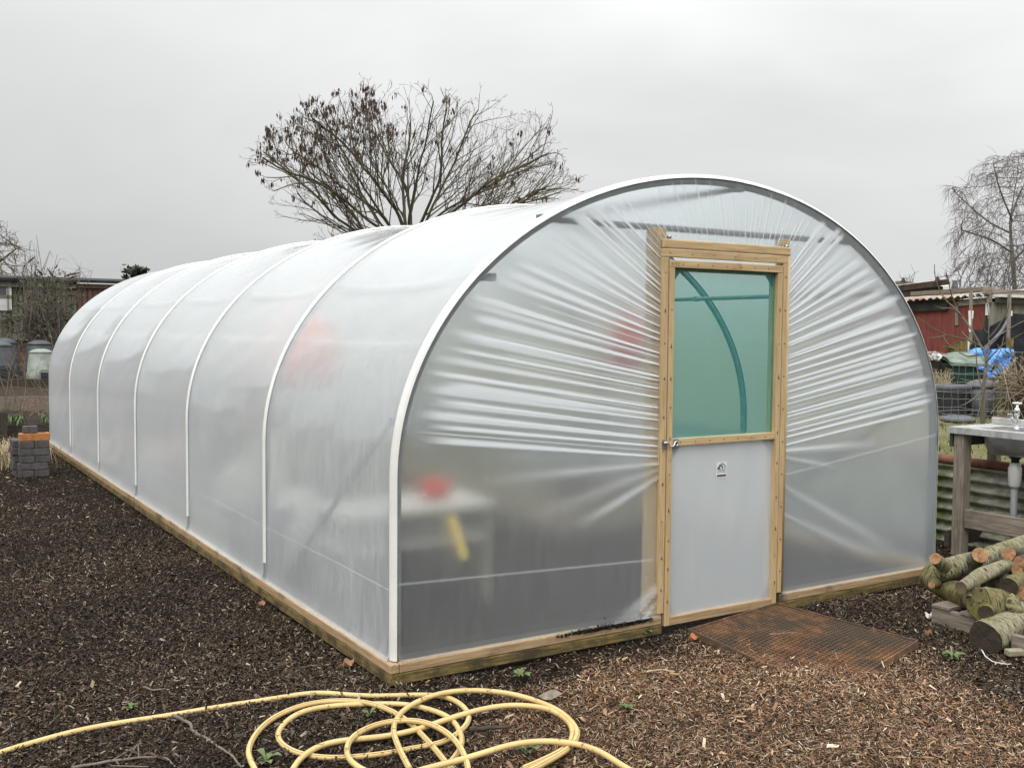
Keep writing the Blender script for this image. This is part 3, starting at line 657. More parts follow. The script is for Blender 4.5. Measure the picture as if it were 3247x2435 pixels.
def bed(x0, x1, y0, y1, h, label, mat='palewood_'):
    t = thing('raised_bed', label, 'raised bed', ((x0+x1)/2, (y0+y1)/2, 0))
    for a, b_ in (((x0, y0, 0), (x0+.04, y1, h)), ((x1-.04, y0, 0), (x1, y1, h))): MB().box(a, b_).build('side_board', mat+'y', t)
    for a, b_ in (((x0+.042, y0, 0), (x1-.042, y0+.04, h)), ((x0+.042, y1-.04, 0), (x1-.042, y1, h))): MB().box(a, b_).build('end_board', mat+'x', t)
    MB().box((x0+.043, y0+.043, .0), (x1-.043, y1-.043, h*.8)).build('soil_fill', 'compost', t)
bed(-1.95, -.75, 3.3, 6.2, .26, 'timber raised bed inside the tunnel along its left side')
bed(-1.95, -.75, 7.4, 10.4, .26, 'timber raised bed near the far end inside the tunnel')
bed(.8, 1.95, 2.6, 10.0, .28, 'long timber raised bed inside the tunnel along its right side')
for (x, y, r, h, mt, lab) in ((-1.3, 7.1, .22, .5, 'red_cloth', 'red tub inside the tunnel between the two left raised beds'), (-1.2, 4.2, .2, .62, 'cream', 'pale pot on the left raised bed inside the tunnel'), (-1.75, 2.55, .2, .5, 'plastic_black', 'black pot inside the tunnel by the second hoop')):
    o = MB().lathe([(r*.8, 0), (r, h), (r*.93, h), (r*.75, .04), (0, .04)], (x, y, .0 if h < .6 else .2), 18).build('plant_pot', mt, smooth=True); tag(o, lab, 'pot')
def mound(name, c, rx, ry, h, mat, seed=1, n=18):
    rs = np.random.default_rng(seed); G = []
    for i in range(n+1):
        r = i/n; row = []
        for k in range(33):
            a = 2*PI*k/32; z = h*(1-r*r)*(1+.12*math.sin(3*a+seed)+.08*math.sin(7*a+9*r))
            row.append((c[0]+rx*r*math.cos(a), c[1]+ry*r*math.sin(a), c[2]+z-.01+(.03*h*rs.normal() if 0 < i < n else 0)))
        row[-1] = row[0]; G.append(row)
    return MB().sheet(G).build(name, mat, smooth=True, origin=(c[0], c[1], c[2]))
for (x, y, z, w_, d_, h_, lab) in ((-1.62, 2.55, 0, .5, .6, .62, 'pale sack added to brighten the tunnel inside at its second hoop'), (-1.5, 3.9, .2, .7, .9, .45, 'pale fleece bundle added to brighten the first left raised bed in the tunnel'), (-1.66, 6.7, 0, .4, .5, .5, 'pale sack added to brighten the tunnel between the two left beds')):
    o = MB().lathe([(w_*.42, 0), (w_*.5, h_*.2), (w_*.46, h_*.7), (w_*.25, h_*.95), (0, h_)], (x, y, z), 14).build('sack', 'cream', smooth=True); tag(o, lab, 'sack')  # cream shapes added to lighten the interior behind the left film
tag(mound('compost_heap', (-1.55, 1.9, 0), .5, .7, .35, 'compost', 4), 'dark heap of compost inside the tunnel against the left sheet', 'compost heap')
tag(mound('leafy_crop', (1.3, 5.2, .2), .5, 1.8, .35, 'olive_leaf', 6), 'leafy green crop growing in the long raised bed in the tunnel', 'crop')

# ---------------------------------------------------------------- hose
paths = [
 [(-140, 2440), (0, 2384), (124, 2349), (249, 2314), (398, 2288), (547, 2267), (696, 2240), (845, 2219), (945, 2202), (1019, 2195), (1099, 2203), (1199, 2207), (1298, 2203), (1378, 2203), (1423, 2212), (1462, 2232), (1485, 2258), (1487, 2284), (1467, 2312), (1428, 2341), (1398, 2354), (1358, 2364), (1298, 2374), (1224, 2389), (1149, 2397), (1074, 2403), (994, 2399), (935, 2384), (895, 2361), (879, 2334), (890, 2304), (930, 2269), (994, 2244), (1100, 2234), (1149, 2232), (1224, 2231), (1298, 2233), (1373, 2252), (1418, 2270), (1450, 2299), (1466, 2339), (1460, 2374), (1433, 2411), (1400, 2440), (1373, 2460)],
 [(930, 2440), (880, 2490), (830, 2480), (808, 2435), (788, 2398), (790, 2364), (815, 2319), (865, 2274), (945, 2239), (1019, 2224), (1099, 2220), (1164, 2227), (1214, 2242), (1268, 2267), (1308, 2299), (1348, 2339), (1388, 2384), (1413, 2416), (1450, 2455), (1480, 2460)],
 [(1298, 2435), (1278, 2398), (1258, 2354), (1247, 2319), (1251, 2294), (1263, 2267), (1298, 2237), (1358, 2209), (1423, 2192), (1497, 2188), (1572, 2192), (1646, 2204), (1721, 2229), (1776, 2254), (1815, 2289), (1833, 2319), (1825, 2349), (1795, 2379), (1746, 2408), (1696, 2435), (1640, 2462)],
 [(1661, 2435), (1736, 2403), (1790, 2374), (1815, 2344), (1815, 2304), (1790, 2274), (1746, 2249), (1696, 2239), (1621, 2234), (1547, 2244), (1472, 2262), (1398, 2287), (1348, 2304), (1298, 2319), (1224, 2334), (1149, 2341), (1074, 2349), (1019, 2362), (970, 2388), (940, 2418), (925, 2445)],
 [(1480, 2460), (1487, 2435), (1467, 2379), (1438, 2339), (1398, 2309), (1348, 2289), (1298, 2283), (1239, 2286), (1179, 2301), (1129, 2326), (1104, 2354), (1099, 2384), (1112, 2413), (1144, 2437), (1210, 2465), (1298, 2450)],
 [(2090, 2490), (1984, 2435), (1935, 2401), (1885, 2374), (1820, 2356), (1746, 2349), (1671, 2352), (1597, 2366), (1522, 2391), (1447, 2411), (1373, 2431), (1300, 2450), (1250, 2480)]]
hs, st = MB(), MB()
for k, (pth, z) in enumerate(zip(paths, (.020, .029, .046, .038, .057, .067))):
    pts = spline([PZ(u, v, z) for u, v in pth], 7)
    pp = np.pad(pts, ((8, 8), (0, 0)), 'edge'); kw_ = np.hanning(19)[1:-1]; kw_ /= kw_.sum(); sm_ = np.stack([np.convolve(pp[:, i], kw_, 'valid') for i in range(3)], 1); pts[4:-4] = sm_[4:-4]
    hs.tube(pts, .0122, 18)
    T = np.gradient(pts, axis=0); T /= np.linalg.norm(T, axis=1)[:, None]; sd_ = np.cross(T, (0, 0, 1))
    i_ = 1 if k % 2 else -1
    st.tube(pts+sd_*.0066*i_+np.array([0, 0, .0104]), .0010, 5)
t = thing('garden_hose', 'yellow garden hose lying in loose coils on the bark chips', 'hose', PZ(1300, 2300))
hs.build('tube', 'hose_yellow', t, True); st.build('stripe', 'hose_stripe', t, True)

# ---------------------------------------------------------------- rusty grate
g0, gl_, gr = PZ(2463, 1921, .045), PZ(2185, 2003, .05), PZ(2909, 2040, .05)
ex, ey = gr-g0, gl_-g0; far_ = g0+ex+ey
t = thing('metal_grate', 'rusty square metal grate sunk in wood shavings by the door', 'grate', (g0+far_)/2*np.array([1, 1, 0]))
zf = lambda a, b: .048-.075*max(0, (a+b-1.0))-.03*max(0, b-.5)*a
gm, rim = MB(), MB()
NG = 34
for i in range(1, NG):
    a = i/NG
    for (f0, f1) in ((lambda b: (a, b), 0), (lambda b: (b, a), 1)):
        bs = np.linspace(0, 1, 9)
        for b0, b1 in zip(bs[:-1], bs[1:]):
            (a0, c0), (a1, c1) = f0(b0), f0(b1)
            p = g0*0+np.array([g0[0], g0[1], 0])+ex*a0*[1, 1, 0]+ey*c0*[1, 1, 0]+[0, 0, zf(a0, c0)+.0015*f1]
            q = np.array([g0[0], g0[1], 0])+ex*a1*[1, 1, 0]+ey*c1*[1, 1, 0]+[0, 0, zf(a1, c1)+.0015*f1]
            gm.beam(p, q, .0055, .022)
gm.build('mesh', 'rust', t)
cor = [(0, 0), (1, 0), (1, 1), (0, 1), (0, 0)]
for (a0, b0), (a1, b1) in zip(cor[:-1], cor[1:]):
    p = np.array([g0[0], g0[1], zf(a0, b0)])+(ex*a0+ey*b0)*[1, 1, 0]; q = np.array([g0[0], g0[1], zf(a1, b1)])+(ex*a1+ey*b1)*[1, 1, 0]
    rim.beam(p, q, .008, .04)
rim.build('rim', 'rust', t)

# ---------------------------------------------------------------- brick stack
bk = PZ(100, 1519, 0); D_ = (bk-CAM)@F_
k_ = D_/FPX                                         # metres per pixel there
fx_ = R_*[1, 1, 0]; fx_ /= np.linalg.norm(fx_); fy_ = np.array([-fx_[1], fx_[0], 0])
ang = math.radians(30); fx_, fy_ = fx_*math.cos(ang)+fy_*math.sin(ang), fy_*math.cos(ang)-fx_*math.sin(ang)
bw_, bh_, bd_ = 90*k_, 23.2*k_, 44*k_
b00 = PZ(60, 1516, 0)
def brick(x, y, z, wx, wy, mat, label, hh=None, rot=0, frog=False):
    hh = hh or bh_
    ca, sa = math.cos(rot), math.sin(rot); ux = fx_*ca+fy_*sa; uy = fy_*ca-fx_*sa
    o0 = b00+fx_*x+fy_*y+np.array([0, 0, z+.002])
    P = [o0, o0+ux*wx, o0+ux*wx+uy*wy, o0+uy*wy]
    mb = MB().prism(P, (0, 0, hh-.004)); 
    o = mb.build('brick', mat, bevel=.006); tag(o, label, 'brick', 'bricks of the loose stack')
    if frog:
        o['_o'] = list(o['_o'])
        for i in range(3):
            c_ = o0+ux*wx*(.2+.3*i)+uy*wy*.5+np.array([0, 0, hh-.0035])
            MB().lathe([(.03, 0), (.03, .002), (0, .002)], c_, 12).build('hole', 'ink_black', o)
ords = ['bottom', 'second', 'third', 'fourth', 'fifth']
for c in range(5):
    jx = (0, -.008, .012, .004, .006)[c]; z = c*bh_
    if c % 2 == 0:
        for h_ in (0, 1): brick(jx+h_*(bw_/2+.002), .002*h_, z, bw_/2-.004, bw_*.95, 'brick_dark', f'{("left", "right")[h_]} grey brick end in the {ords[c]} course of the brick stack')
    else:
        brick(jx, 0, z, bw_-.002, bd_*.95, 'brick_dark', f'long grey brick across the {ords[c]} course of the brick stack')
        brick(jx, bd_, z, bw_-.002, bd_*.95, 'brick_dark', f'grey brick behind the long one in the {ords[c]} course of the stack')
brick(.012, .01, 5*bh_, bw_, bd_*.95, 'brick_orange', 'orange brick with three holes near the top of the stack', 25*k_, frog=True)
brick(44*k_*.35, .03, 5*bh_+25*k_, 42*k_, bd_*.8, 'brick_dark', 'small dark brick topping the orange brick of the stack')
for c in range(5):
    brick(-13*k_+(.02, 0, .015, -.01, .0)[c], .10+.02*c % .03, c*bh_*1.02, 24*k_, bw_*.9, 'brick_dark', f'grey brick {ords[c]} from the ground in the leaning column left behind the stack', rot=.06)

# ---------------------------------------------------------------- bare trees by space colonisation
def colonize(att, nodes, par, di, dk, step, it=160, bias=(0, 0, 0), cap=7000):
    att = np.array(att); nodes = [np.array(n) for n in nodes]; par = list(par); N = np.array(nodes)
    dist = np.full(len(att), 1e9); near = np.zeros(len(att), int)
    def upd(start):
        nonlocal dist, near
        for j in range(start, len(nodes)):
            d = np.linalg.norm(att-nodes[j], axis=1); k = d < dist; dist[k] = d[k]; near[k] = j
    upd(0); used = {}
    for _ in range(it):
        act = dist < di
        if not act.any(): break
        dv = att[act]-np.array(nodes)[near[act]]; dv /= np.linalg.norm(dv, axis=1)[:, None]+1e-9
        sm = {}
        for n_, d in zip(near[act], dv): sm[n_] = sm.get(n_, 0)+d
        st_ = len(nodes)
        for n_, d in sm.items():
            d = d+np.array(bias)*np.linalg.norm(d)+rng.normal(0, .12, 3); L = np.linalg.norm(d)
            if L < 1e-3 or used.get(n_, 0) > 2: continue
            used[n_] = used.get(n_, 0)+1
            nodes.append(nodes[n_]+d/L*step); par.append(n_)
        if len(nodes) == st_ or len(nodes) > cap: break
        upd(st_); keep = dist > dk; att, dist, near = att[keep], dist[keep], near[keep]
        if not len(att): break
    return np.array(nodes), np.array(par)
def inpoly(pts, poly):
    x, y = pts.T; ins = np.zeros(len(pts), bool); P = np.array(poly); j = len(P)-1
    for i in range(len(P)):
        xi, yi = P[i]; xj, yj = P[j]
        ins ^= ((yi > y) != (yj > y)) & (x < (xj-xi)*(y-yi)/(yj-yi+1e-12)+xi); j = i
    return ins
def tree(name, label, cat, poly, D, trunks, natt, di, dk, step, thick, tw, rtip=.006, rexp=2.3, twigs=(1.2, .35, .5), tmat='bark_tree', cmat='twig', tb=None, shoots=0, bias=(0, 0, .1), seeds=0, seedpoly=None, zg=0., group=None, cap=7000):
    P = np.array(poly, float); lo_, hi_ = P.min(0), P.max(0)
    pts = lo_+(hi_-lo_)*rng.random((natt*9, 2)); den = np.sin(pts[:, 0]*.043+2*np.sin(pts[:, 1]*.031))*np.sin(pts[:, 1]*.047+1.5*np.sin(pts[:, 0]*.027)); pts = pts[inpoly(pts, P) & (rng.random(len(pts)) < .62+.5*den)][:natt]
    cxm = P[:, 0].mean(); hwid = (hi_[0]-lo_[0])/2
    th = thick*np.sqrt(np.clip(1-((pts[:, 0]-cxm)/hwid)**2, .15, 1))
    att = np.array([PD(u, v, D+d) for (u, v), d in zip(pts, th*rng.uniform(-1, 1, len(pts)))])
    nodes, par = [], []
    for tk in trunks:
        q = spline([PD(u, v, D+d) for u, v, d in tk], 6); 
        if len(nodes) == 0 or True:
            base = len(nodes); near_ = -1
            if base:
                dd = np.linalg.norm(np.array(nodes)-q[0], axis=1); near_ = int(dd.argmin()) if dd.min() < .6 else -1
                if near_ >= 0 and dd.min() < 1e-6: q = q[1:]
            for i, p in enumerate(q): nodes.append(p); par.append(near_ if i == 0 else base+i-1)
    nb = len(nodes)
    N, Pn = colonize(att, nodes, par, di, dk, step, bias=bias, cap=cap)
    n = len(N); r = np.zeros(n); acc = np.zeros(n); leaf = np.ones(n, bool)
    leaf[Pn[Pn >= 0]] = False
    for i in range(n-1, -1, -1):
        if leaf[i]: acc[i] = rtip**rexp
        r[i] = acc[i]**(1/rexp)
        if Pn[i] >= 0: acc[Pn[i]] += acc[i]
    e = np.where(Pn >= 0)[0]; pr_ = Pn[e]
    big = r[e] > tw
    root_px = N[0]; T = thing(name, label, cat, (root_px[0], root_px[1], zg), group)
    if big.any(): segs_mesh(N[pr_[big]], N[e[big]], np.minimum(r[pr_[big]], r[e[big]]*1.35), r[e[big]], 6).build('trunk', tmat, T, True)
    S0, S1, Ra, Rb = [N[pr_[~big]]], [N[e[~big]]], [np.minimum(r[pr_[~big]], r[e[~big]]*1.5)], [r[e[~big]]]
    thin = e[r[e] < rtip*3.2]; cnt, lmin, lvar = twigs
    if cnt:
        k = rng.choice(thin, int(len(thin)*cnt)); d = N[k]-N[Pn[k]]; d /= np.linalg.norm(d, axis=1)[:, None]+1e-9
        tb_ = np.array(tb if tb is not None else np.array(bias)*3.)
        d = d+rng.normal(0, .45, d.shape)+tb_; d /= np.linalg.norm(d, axis=1)[:, None]
        L = (lmin+lvar*rng.random(len(k)))[:, None]; m_ = N[k]+d*L*.5; d2 = d+rng.normal(0, .2, d.shape)+tb_; d2 /= np.linalg.norm(d2, axis=1)[:, None]; e_ = m_+d2*L*.5
        S0 += [N[k], m_]; S1 += [m_, e_]; Ra += [np.full(len(k), rtip*.9), np.full(len(k), rtip*.75)]; Rb += [np.full(len(k), rtip*.75), np.full(len(k), rtip*.45)]
    if shoots:                             # long whippy leaders breaking the outline
        lf = np.where(leaf)[0]; k = rng.choice(lf, min(shoots, len(lf)), replace=False); d = N[k]-N[0]; d[:, 2] += 2; d /= np.linalg.norm(d, axis=1)[:, None]; d = d+rng.normal(0, .22, d.shape)+[0, 0, .45]; d /= np.linalg.norm(d, axis=1)[:, None]
        p = N[k]; L = rng.uniform(.25, .75, (len(k), 1))
        for j in range(3):
            d2 = d+rng.normal(0, .14, d.shape)+[0, 0, .1]; d2 /= np.linalg.norm(d2, axis=1)[:, None]; e_ = p+d2*L/3; S0.append(p); S1.append(e_); Ra.append(np.full(len(k), rtip*(1.2-.25*j))); Rb.append(np.full(len(k), rtip*(.95-.25*j)))
            q = e_+(rng.normal(0, .5, d.shape)+d)*.13; S0.append(e_); S1.append(q); Ra.append(np.full(len(k), rtip*.7)); Rb.append(np.full(len(k), rtip*.5)); p = e_
    segs_mesh(np.vstack(S0), np.vstack(S1), np.concatenate(Ra), np.concatenate(Rb), 4 if n < 3000 else 3).build('crown', cmat, T, True)
    if seeds:
        tips = N[leaf]; uv = tips-CAM; dz = uv@F_; uu = W/2+FPX*(uv@R_)/dz; vv = H/2-FPX*(uv@U_)/dz
        ok = inpoly(np.stack([uu, vv], -1), seedpoly) if seedpoly else np.ones(len(tips), bool)
        cand = np.where(ok)[0]; sel = list(rng.choice(cand, min(len(cand), seeds), replace=False))+list(rng.choice(len(tips), seeds//3, replace=False))
        mb = MB()
        for i in sel:
            for _ in range(rng.integers(4, 9)):
                c_ = tips[i]+rng.normal(0, .045, 3)+[0, 0, -.05]; h_ = rng.uniform(.06, .14); a = rng.random()*PI; w2 = .018
                dx = np.array([math.cos(a), math.sin(a), 0])*w2; mb.add([c_, c_+dx-[0, 0, h_*.5], c_-[0, 0, h_], c_-dx-[0, 0, h_*.5]], [(0, 1, 2, 3)])
        mb.build('seed_clusters', 'seed', T)
    return T
ash_poly = [(819, 512), (852, 420), (895, 384), (993, 360), (1069, 325), (1112, 288), (1188, 268), (1286, 265), (1362, 285), (1460, 320), (1590, 318), (1725, 370), (1750, 433), (1740, 500), (1828, 574), (1838, 640), (1800, 800), (840, 805), (855, 670), (850, 600)]
def fan_tree(name, label, cat, poly, D, base_uv, thick, nlimb, rtip, seedpoly):
    P = np.array(poly, float); inside_ = lambda p: inpoly(np.array([[W/2+FPX*((p-CAM)@R_)/((p-CAM)@F_), H/2-FPX*((p-CAM)@U_)/((p-CAM)@F_)]]), poly)[0]
    S0, S1, Ra, Rb, LV, tips = [], [], [], [], [], []
    up = np.array([0, 0, 1.])
    def grow(p, d, L, r, lv):
        n = max(3, int(L/.22)) if lv < 3 else (3 if lv == 3 else 2); st = L/n; r1 = r*(.45 if lv < 3 else .6); pts = []
        for i in range(n):
            d = d+rng.normal(0, .075 if lv < 2 else .13, 3)+up*(.03 if lv else .004); d /= np.linalg.norm(d); q = p+d*st
            if i > (0 if lv else n*.55) and not inside_(q) and rng.random() < (.8 if lv else 1.): break
            a_, b_ = r+(r1-r)*i/n, r+(r1-r)*(i+1)/n
            S0.append(p); S1.append(q); Ra.append(a_); Rb.append(b_); LV.append(lv); p = q; pts.append((p, d.copy(), b_))
        if lv >= 4 or not pts: tips.append(p); return
        m = max(2, int(len(pts)*(.62, .62, .76, .95)[lv]))
        for j in range(m):
            k = min(len(pts)-1, int(len(pts)*((j+1)/m)*.999)) if lv else min(len(pts)-1, max(1, int(len(pts)*(.18+.82*(j+.6)/m))))
            q, dq, rq = pts[k]; ax = np.cross(dq, rng.normal(0, 1, 3)); ax /= np.linalg.norm(ax)+1e-9
            an = rng.uniform(.35, .95); nd_ = dq*math.cos(an)+np.cross(ax, dq)*math.sin(an)+up*.16; nd_ /= np.linalg.norm(nd_)
            f = 1-.55*k/len(pts); grow(q, nd_, L*(.50, .52, .5, .55)[lv]*f*rng.uniform(.7, 1.25), max(rtip, rq*(.55, .6, .65, .8)[lv]), lv+1)
    b0 = PD(*base_uv[0], D); b1 = PD(*base_uv[1], D)
    for i in range(4): S0.append(b0+(b1-b0)*i/4); S1.append(b0+(b1-b0)*(i+1)/4); Ra.append(.2-.02*i); Rb.append(.18-.02*i); LV.append(0)
    cen = P.mean(0)
    for i in range(nlimb):
        ang_ = math.radians(-2+184*(i+.5+rng.uniform(-.2, .2))/nlimb); best = None
        for rr in np.linspace(1., .2, 60):
            uv = (base_uv[1][0]-640*rr*math.cos(ang_), base_uv[1][1]-560*rr*math.sin(ang_))
            if inpoly(np.array([uv]), poly)[0]: best = uv; break
        if best is None: continue
        dd_ = rng.uniform(-1, 1)*thick; e = PD(*best, D+dd_); s_ = b1+rng.normal(0, .08, 3)-up*rng.uniform(0, .5)
        d = e-s_; L = np.linalg.norm(d)*rng.uniform(.88, 1.02); d /= np.linalg.norm(d); grow(s_, d, L, rng.uniform(.04, .062), 0)
    T = thing(name, label, cat, (b0[0], b0[1], 0)); S0, S1, Ra, Rb, LV = map(np.array, (S0, S1, Ra, Rb, LV)); big = LV == 0
    segs_mesh(S0[big], S1[big], Ra[big], Rb[big], 6).build('trunk', 'bark_tree', T, True); segs_mesh(S0[~big], S1[~big], Ra[~big], Rb[~big], 4).build('crown', 'twig', T, True)
    tips = np.array(tips); dz = (tips-CAM)@F_; uv = np.stack([W/2+FPX*((tips-CAM)@R_)/dz, H/2-FPX*((tips-CAM)@U_)/dz], -1)
    c1 = np.where(inpoly(uv, seedpoly))[0]; sel = list(rng.choice(c1, min(len(c1), 190), False))+list(rng.choice(len(tips), min(110, len(tips)), False)); mb = MB()
    for i in sel:
        for _ in range(rng.integers(5, 10)):
            c_ = tips[i]+rng.normal(0, .045, 3)+[0, 0, -.06]; h_ = rng.uniform(.10, .21); a = rng.random()*PI; dx = np.array([math.cos(a), math.sin(a), 0])*.026; mb.add([c_, c_+dx-[0, 0, h_*.5], c_-[0, 0, h_], c_-dx-[0, 0, h_*.5]], [(0, 1, 2, 3)])
    mb.build('seed_clusters', 'seed', T); return len(S0)
rng = np.random.default_rng(4)
fan_tree('bare_tree', 'large bare spreading tree with seed clusters behind the tunnel roof', 'tree', ash_poly, 31, [(1295, 1180), (1300, 790)], 3.0, 21, .0050, [(800, 300), (1300, 230), (1260, 430), (1000, 520), (800, 620)])
bir = [(2988, 600), (3031, 570), (3075, 528), (3118, 496), (3161, 480), (3237, 466), (3350, 500), (3450, 600), (3470, 800), (3380, 900), (3240, 930), (3120, 900), (3010, 820), (2988, 754), (3040, 700)]
tree('birch_tree', 'tall bare birch with drooping twigs behind the grey shed', 'tree', bir, 38,
     [[(3222, 1150, 0), (3218, 930, 0), (3204, 725, 0), (3212, 640, .1), (3225, 560, .2), (3230, 500, .3)], [(3204, 740, 0), (3130, 700, .5), (3060, 640, .8), (3020, 600, 1)], [(3206, 800, 0), (3140, 760, -.6), (3050, 730, -1)], [(3210, 830, .2), (3300, 740, .6), (3380, 680, .9)], [(3210, 700, 0), (3170, 600, -.6), (3150, 520, -.9)], [(3206, 690, 0), (3240, 600, .8), (3300, 520, 1)]],
     2600, 1.5, .27, .18, 3., .05, .0052, 2.25, (1.5, .3, .45), 'birch_bark', 'birch_twig', tb=(0, 0, -.75), bias=(0, 0, 0), cap=9000)
tree('thicket', 'low bare tangle of trees beneath the birch behind the sheds', 'tree', [(2975, 860), (3030, 840), (3100, 800), (3200, 800), (3300, 830), (3400, 950), (2960, 950)], 33,
     [[(u, 1090, 0), (u+4, 960, 0), (u+o2, 880, .3)] for u, o2 in ((2990, -10), (3035, 12), (3080, -8), (3130, 15), (3180, 5), (3260, -10), (3330, 12))], 1500, 1.3, .22, .15, 1.5, .05, .0065, 2.2, (.8, .2, .25), cmat='birch_twig', cap=5000)['kind'] = 'stuff'
tree('bare_sapling', 'small bare bush poking up behind the tiled shed roof', 'bush', [(2840, 900), (2860, 878), (2880, 870), (2905, 855), (2912, 880), (2915, 915), (2845, 915)], 30,
     [[(2885, 1050, 0), (2885, 930, 0), (2895, 890, 0)]], 120, 1., .22, .16, .4, .03, .006, 2.2, (.8, .15, .2), cmat='twig')
tree('birch_tree', 'bare twiggy tree at the left edge above the plank shed', 'tree', [(-220, 700), (-60, 660), (0, 690), (15, 730), (55, 735), (50, 762), (85, 770), (80, 800), (60, 850), (70, 900), (-250, 920)], 27,
     [[(-120, 1150, 0), (-110, 930, 0), (-80, 800, .2), (-20, 770, .3)], [(-110, 900, 0), (-30, 850, -.4), (50, 790, -.5)], [(-105, 880, 0), (-120, 760, .4), (-80, 700, .5)]],
     1600, 1.2, .19, .13, 1.3, .035, .006, 2.2, (1.0, .15, .2), cmat='twig', bias=(0, 0, -.02), cap=4500)

# leafy far treetop above the tunnel shoulder
def leaf_cloud(centers, rad, n, size, aspect=2.2):
    c = np.array(centers)[rng.integers(0, len(centers), n)]+rng.normal(0, 1, (n, 3))*rad
    a = rng.normal(0, 1, (n, 3)); a /= np.linalg.norm(a, axis=1)[:, None]; b_ = np.cross(a, rng.normal(0, 1, (n, 3))); b_ /= np.linalg.norm(b_, axis=1)[:, None]
    L = (size*(.5+rng.random(n)))[:, None]
    V = np.stack([c-a*L, c+b_*L/aspect, c+a*L, c-b_*L/aspect], 1).reshape(-1, 3)
    mb = MB(); mb.add(V, [(4*i, 4*i+1, 4*i+2, 4*i+3) for i in range(n)]); return mb
T = thing('evergreen_tree', 'dark leafy treetop peeping over the tunnel shoulder at far left', 'tree', PD(430, 1090, 40))
leaf_cloud([PD(u, v, 40) for u, v in ((405, 872), (418, 855), (432, 868), (448, 862), (460, 866), (425, 880), (445, 878), (425, 900), (440, 920), (410, 905), (465, 890))], .11, 420, .11).build('crown', 'dark_leaf', T)
MB().tube([PD(430, 1090, 40), PD(432, 930, 40), PD(430, 860, 40)], [.16, .1, .04], 8).build('trunk', 'bark_tree', T, True)

# ---------------------------------------------------------------- left background: terraced beds, bins, plank shed
YB = 14.05
tz = lambda u, v, y: PY(u, v, y)
def bedL(v0, v1, y, dep, label, mat='darkwood_', soil=None, x0=-9, x1=None):
    p, q = tz(60, v0, y), tz(60, v1, y); z1, z0 = p[2], q[2]
    x1 = x1 if x1 is not None else tz(170, v0, y)[0]+2.2
    t = thing('terrace_bed', label, 'raised bed', ((x0+x1)/2, y, z0))
    MB().box((x0, y, min(z0, z1-.2)-.15), (x1, y+.05, z1)).build('front_board', mat+'x', t)
    MB().sheet([[(x, yy, z1-.03+(.02*math.sin(5*x)+.02*math.sin(9*yy+x))+(soil or 0)*((yy-y)/dep)) for x in np.linspace(x0, x1, 60)] for yy in np.linspace(y+.05, y+dep, 8)]).build('soil_fill', 'soil', t, True)
    return z1, x1
z1, _ = bedL(1346, 1383, 14.05, 1.2, 'lowest plank raised bed behind the brick stack', soil=.16)
z2, _ = bedL(1258, 1285, 15.2, 1.3, 'middle raised bed with a weathered board in front of the bins', 'greywood_', soil=.12)
z3, _ = bedL(1203, 1216, 16.5, 3.2, 'top plank bed edge just below the compost bins', 'darkwood_', soil=.05)
pz = tz(10, 1310, 13.95)
o = MB().beam(tz(8, 1395, 13.9), tz(12, 1308, 13.9), .12, .05, (0, 1, 0)).build('bed_post', 'darkwood_z'); tag(o, 'dark upright post at the corner of the lowest bed at far left', 'post')
def bin_(u, vtop, y, hpx, wpx, mat, label, hatch=True):
    p = PY(u, vtop, y); D = (p-CAM)@F_; k = D/FPX; h = hpx*k; r = wpx*k/2
    t = thing('compost_bin', label, 'compost bin', (p[0], y, p[2]-h), 'compost bins by the plank shed'); c = (p[0], y, p[2]-h)
    MB().lathe([(r*1.06, 0), (r*1.03, h*.3), (r*.98, h*.32), (r*.94, h*.6), (r*.9, h*.62), (r*.82, h*.86), (r*.80, h*.875)], c, 28).build('body', mat, t, True)
    MB().lathe([(r*.80, h*.875), (r*.84, h*.88), (r*.84, h*.91), (r*.62, h*.96), (r*.30, h*1.0), (r*.12, h*1.0), (0, h*1.0)], c, 28).build('lid', mat, t, True)
    if hatch:
        f = np.array([CAM[0]-c[0], CAM[1]-c[1], 0]); f /= np.linalg.norm(f); f = f*math.cos(.35)+np.array([-f[1], f[0], 0])*math.sin(.35); s_ = np.array([-f[1], f[0], 0])
        b0 = np.array(c)+f*r*1.0; w2 = r*.55
        hb = MB().prism([b0-s_*w2+[0, 0, .02], b0+s_*w2+[0, 0, .02], b0+s_*w2+[0, 0, h*.36], b0+s_*w2*.8+[0, 0, h*.42], b0-s_*w2*.8+[0, 0, h*.42], b0-s_*w2+[0, 0, h*.36]], f*.03)
        ho = hb.build('hatch', mat, t); w3 = w2*.82
        MB().prism([b0+f*.031-s_*w3+[0, 0, .02], b0+f*.031+s_*w3+[0, 0, .02], b0+f*.031+s_*w3+[0, 0, h*.33], b0+f*.031-s_*w3+[0, 0, h*.33]], f*.006).build('panel', 'plastic_black', ho)
bin_(12, 1072, 18.3, 150, 95, 'plastic_slate', 'dark slate compost bin at far left with only its lid clear', False)
bin_(2, 1083, 17.2, 128, 84, 'plastic_slate', 'dark slate compost bin at the left edge in front of another dark one')
bin_(125, 1078, 18.2, 130, 88, 'plastic_slate', 'dark grey compost bin directly behind the pale bin')
bin_(130, 1106, 17.0, 110, 86, 'plastic_pale', 'pale weathered green compost bin beside the tunnel')

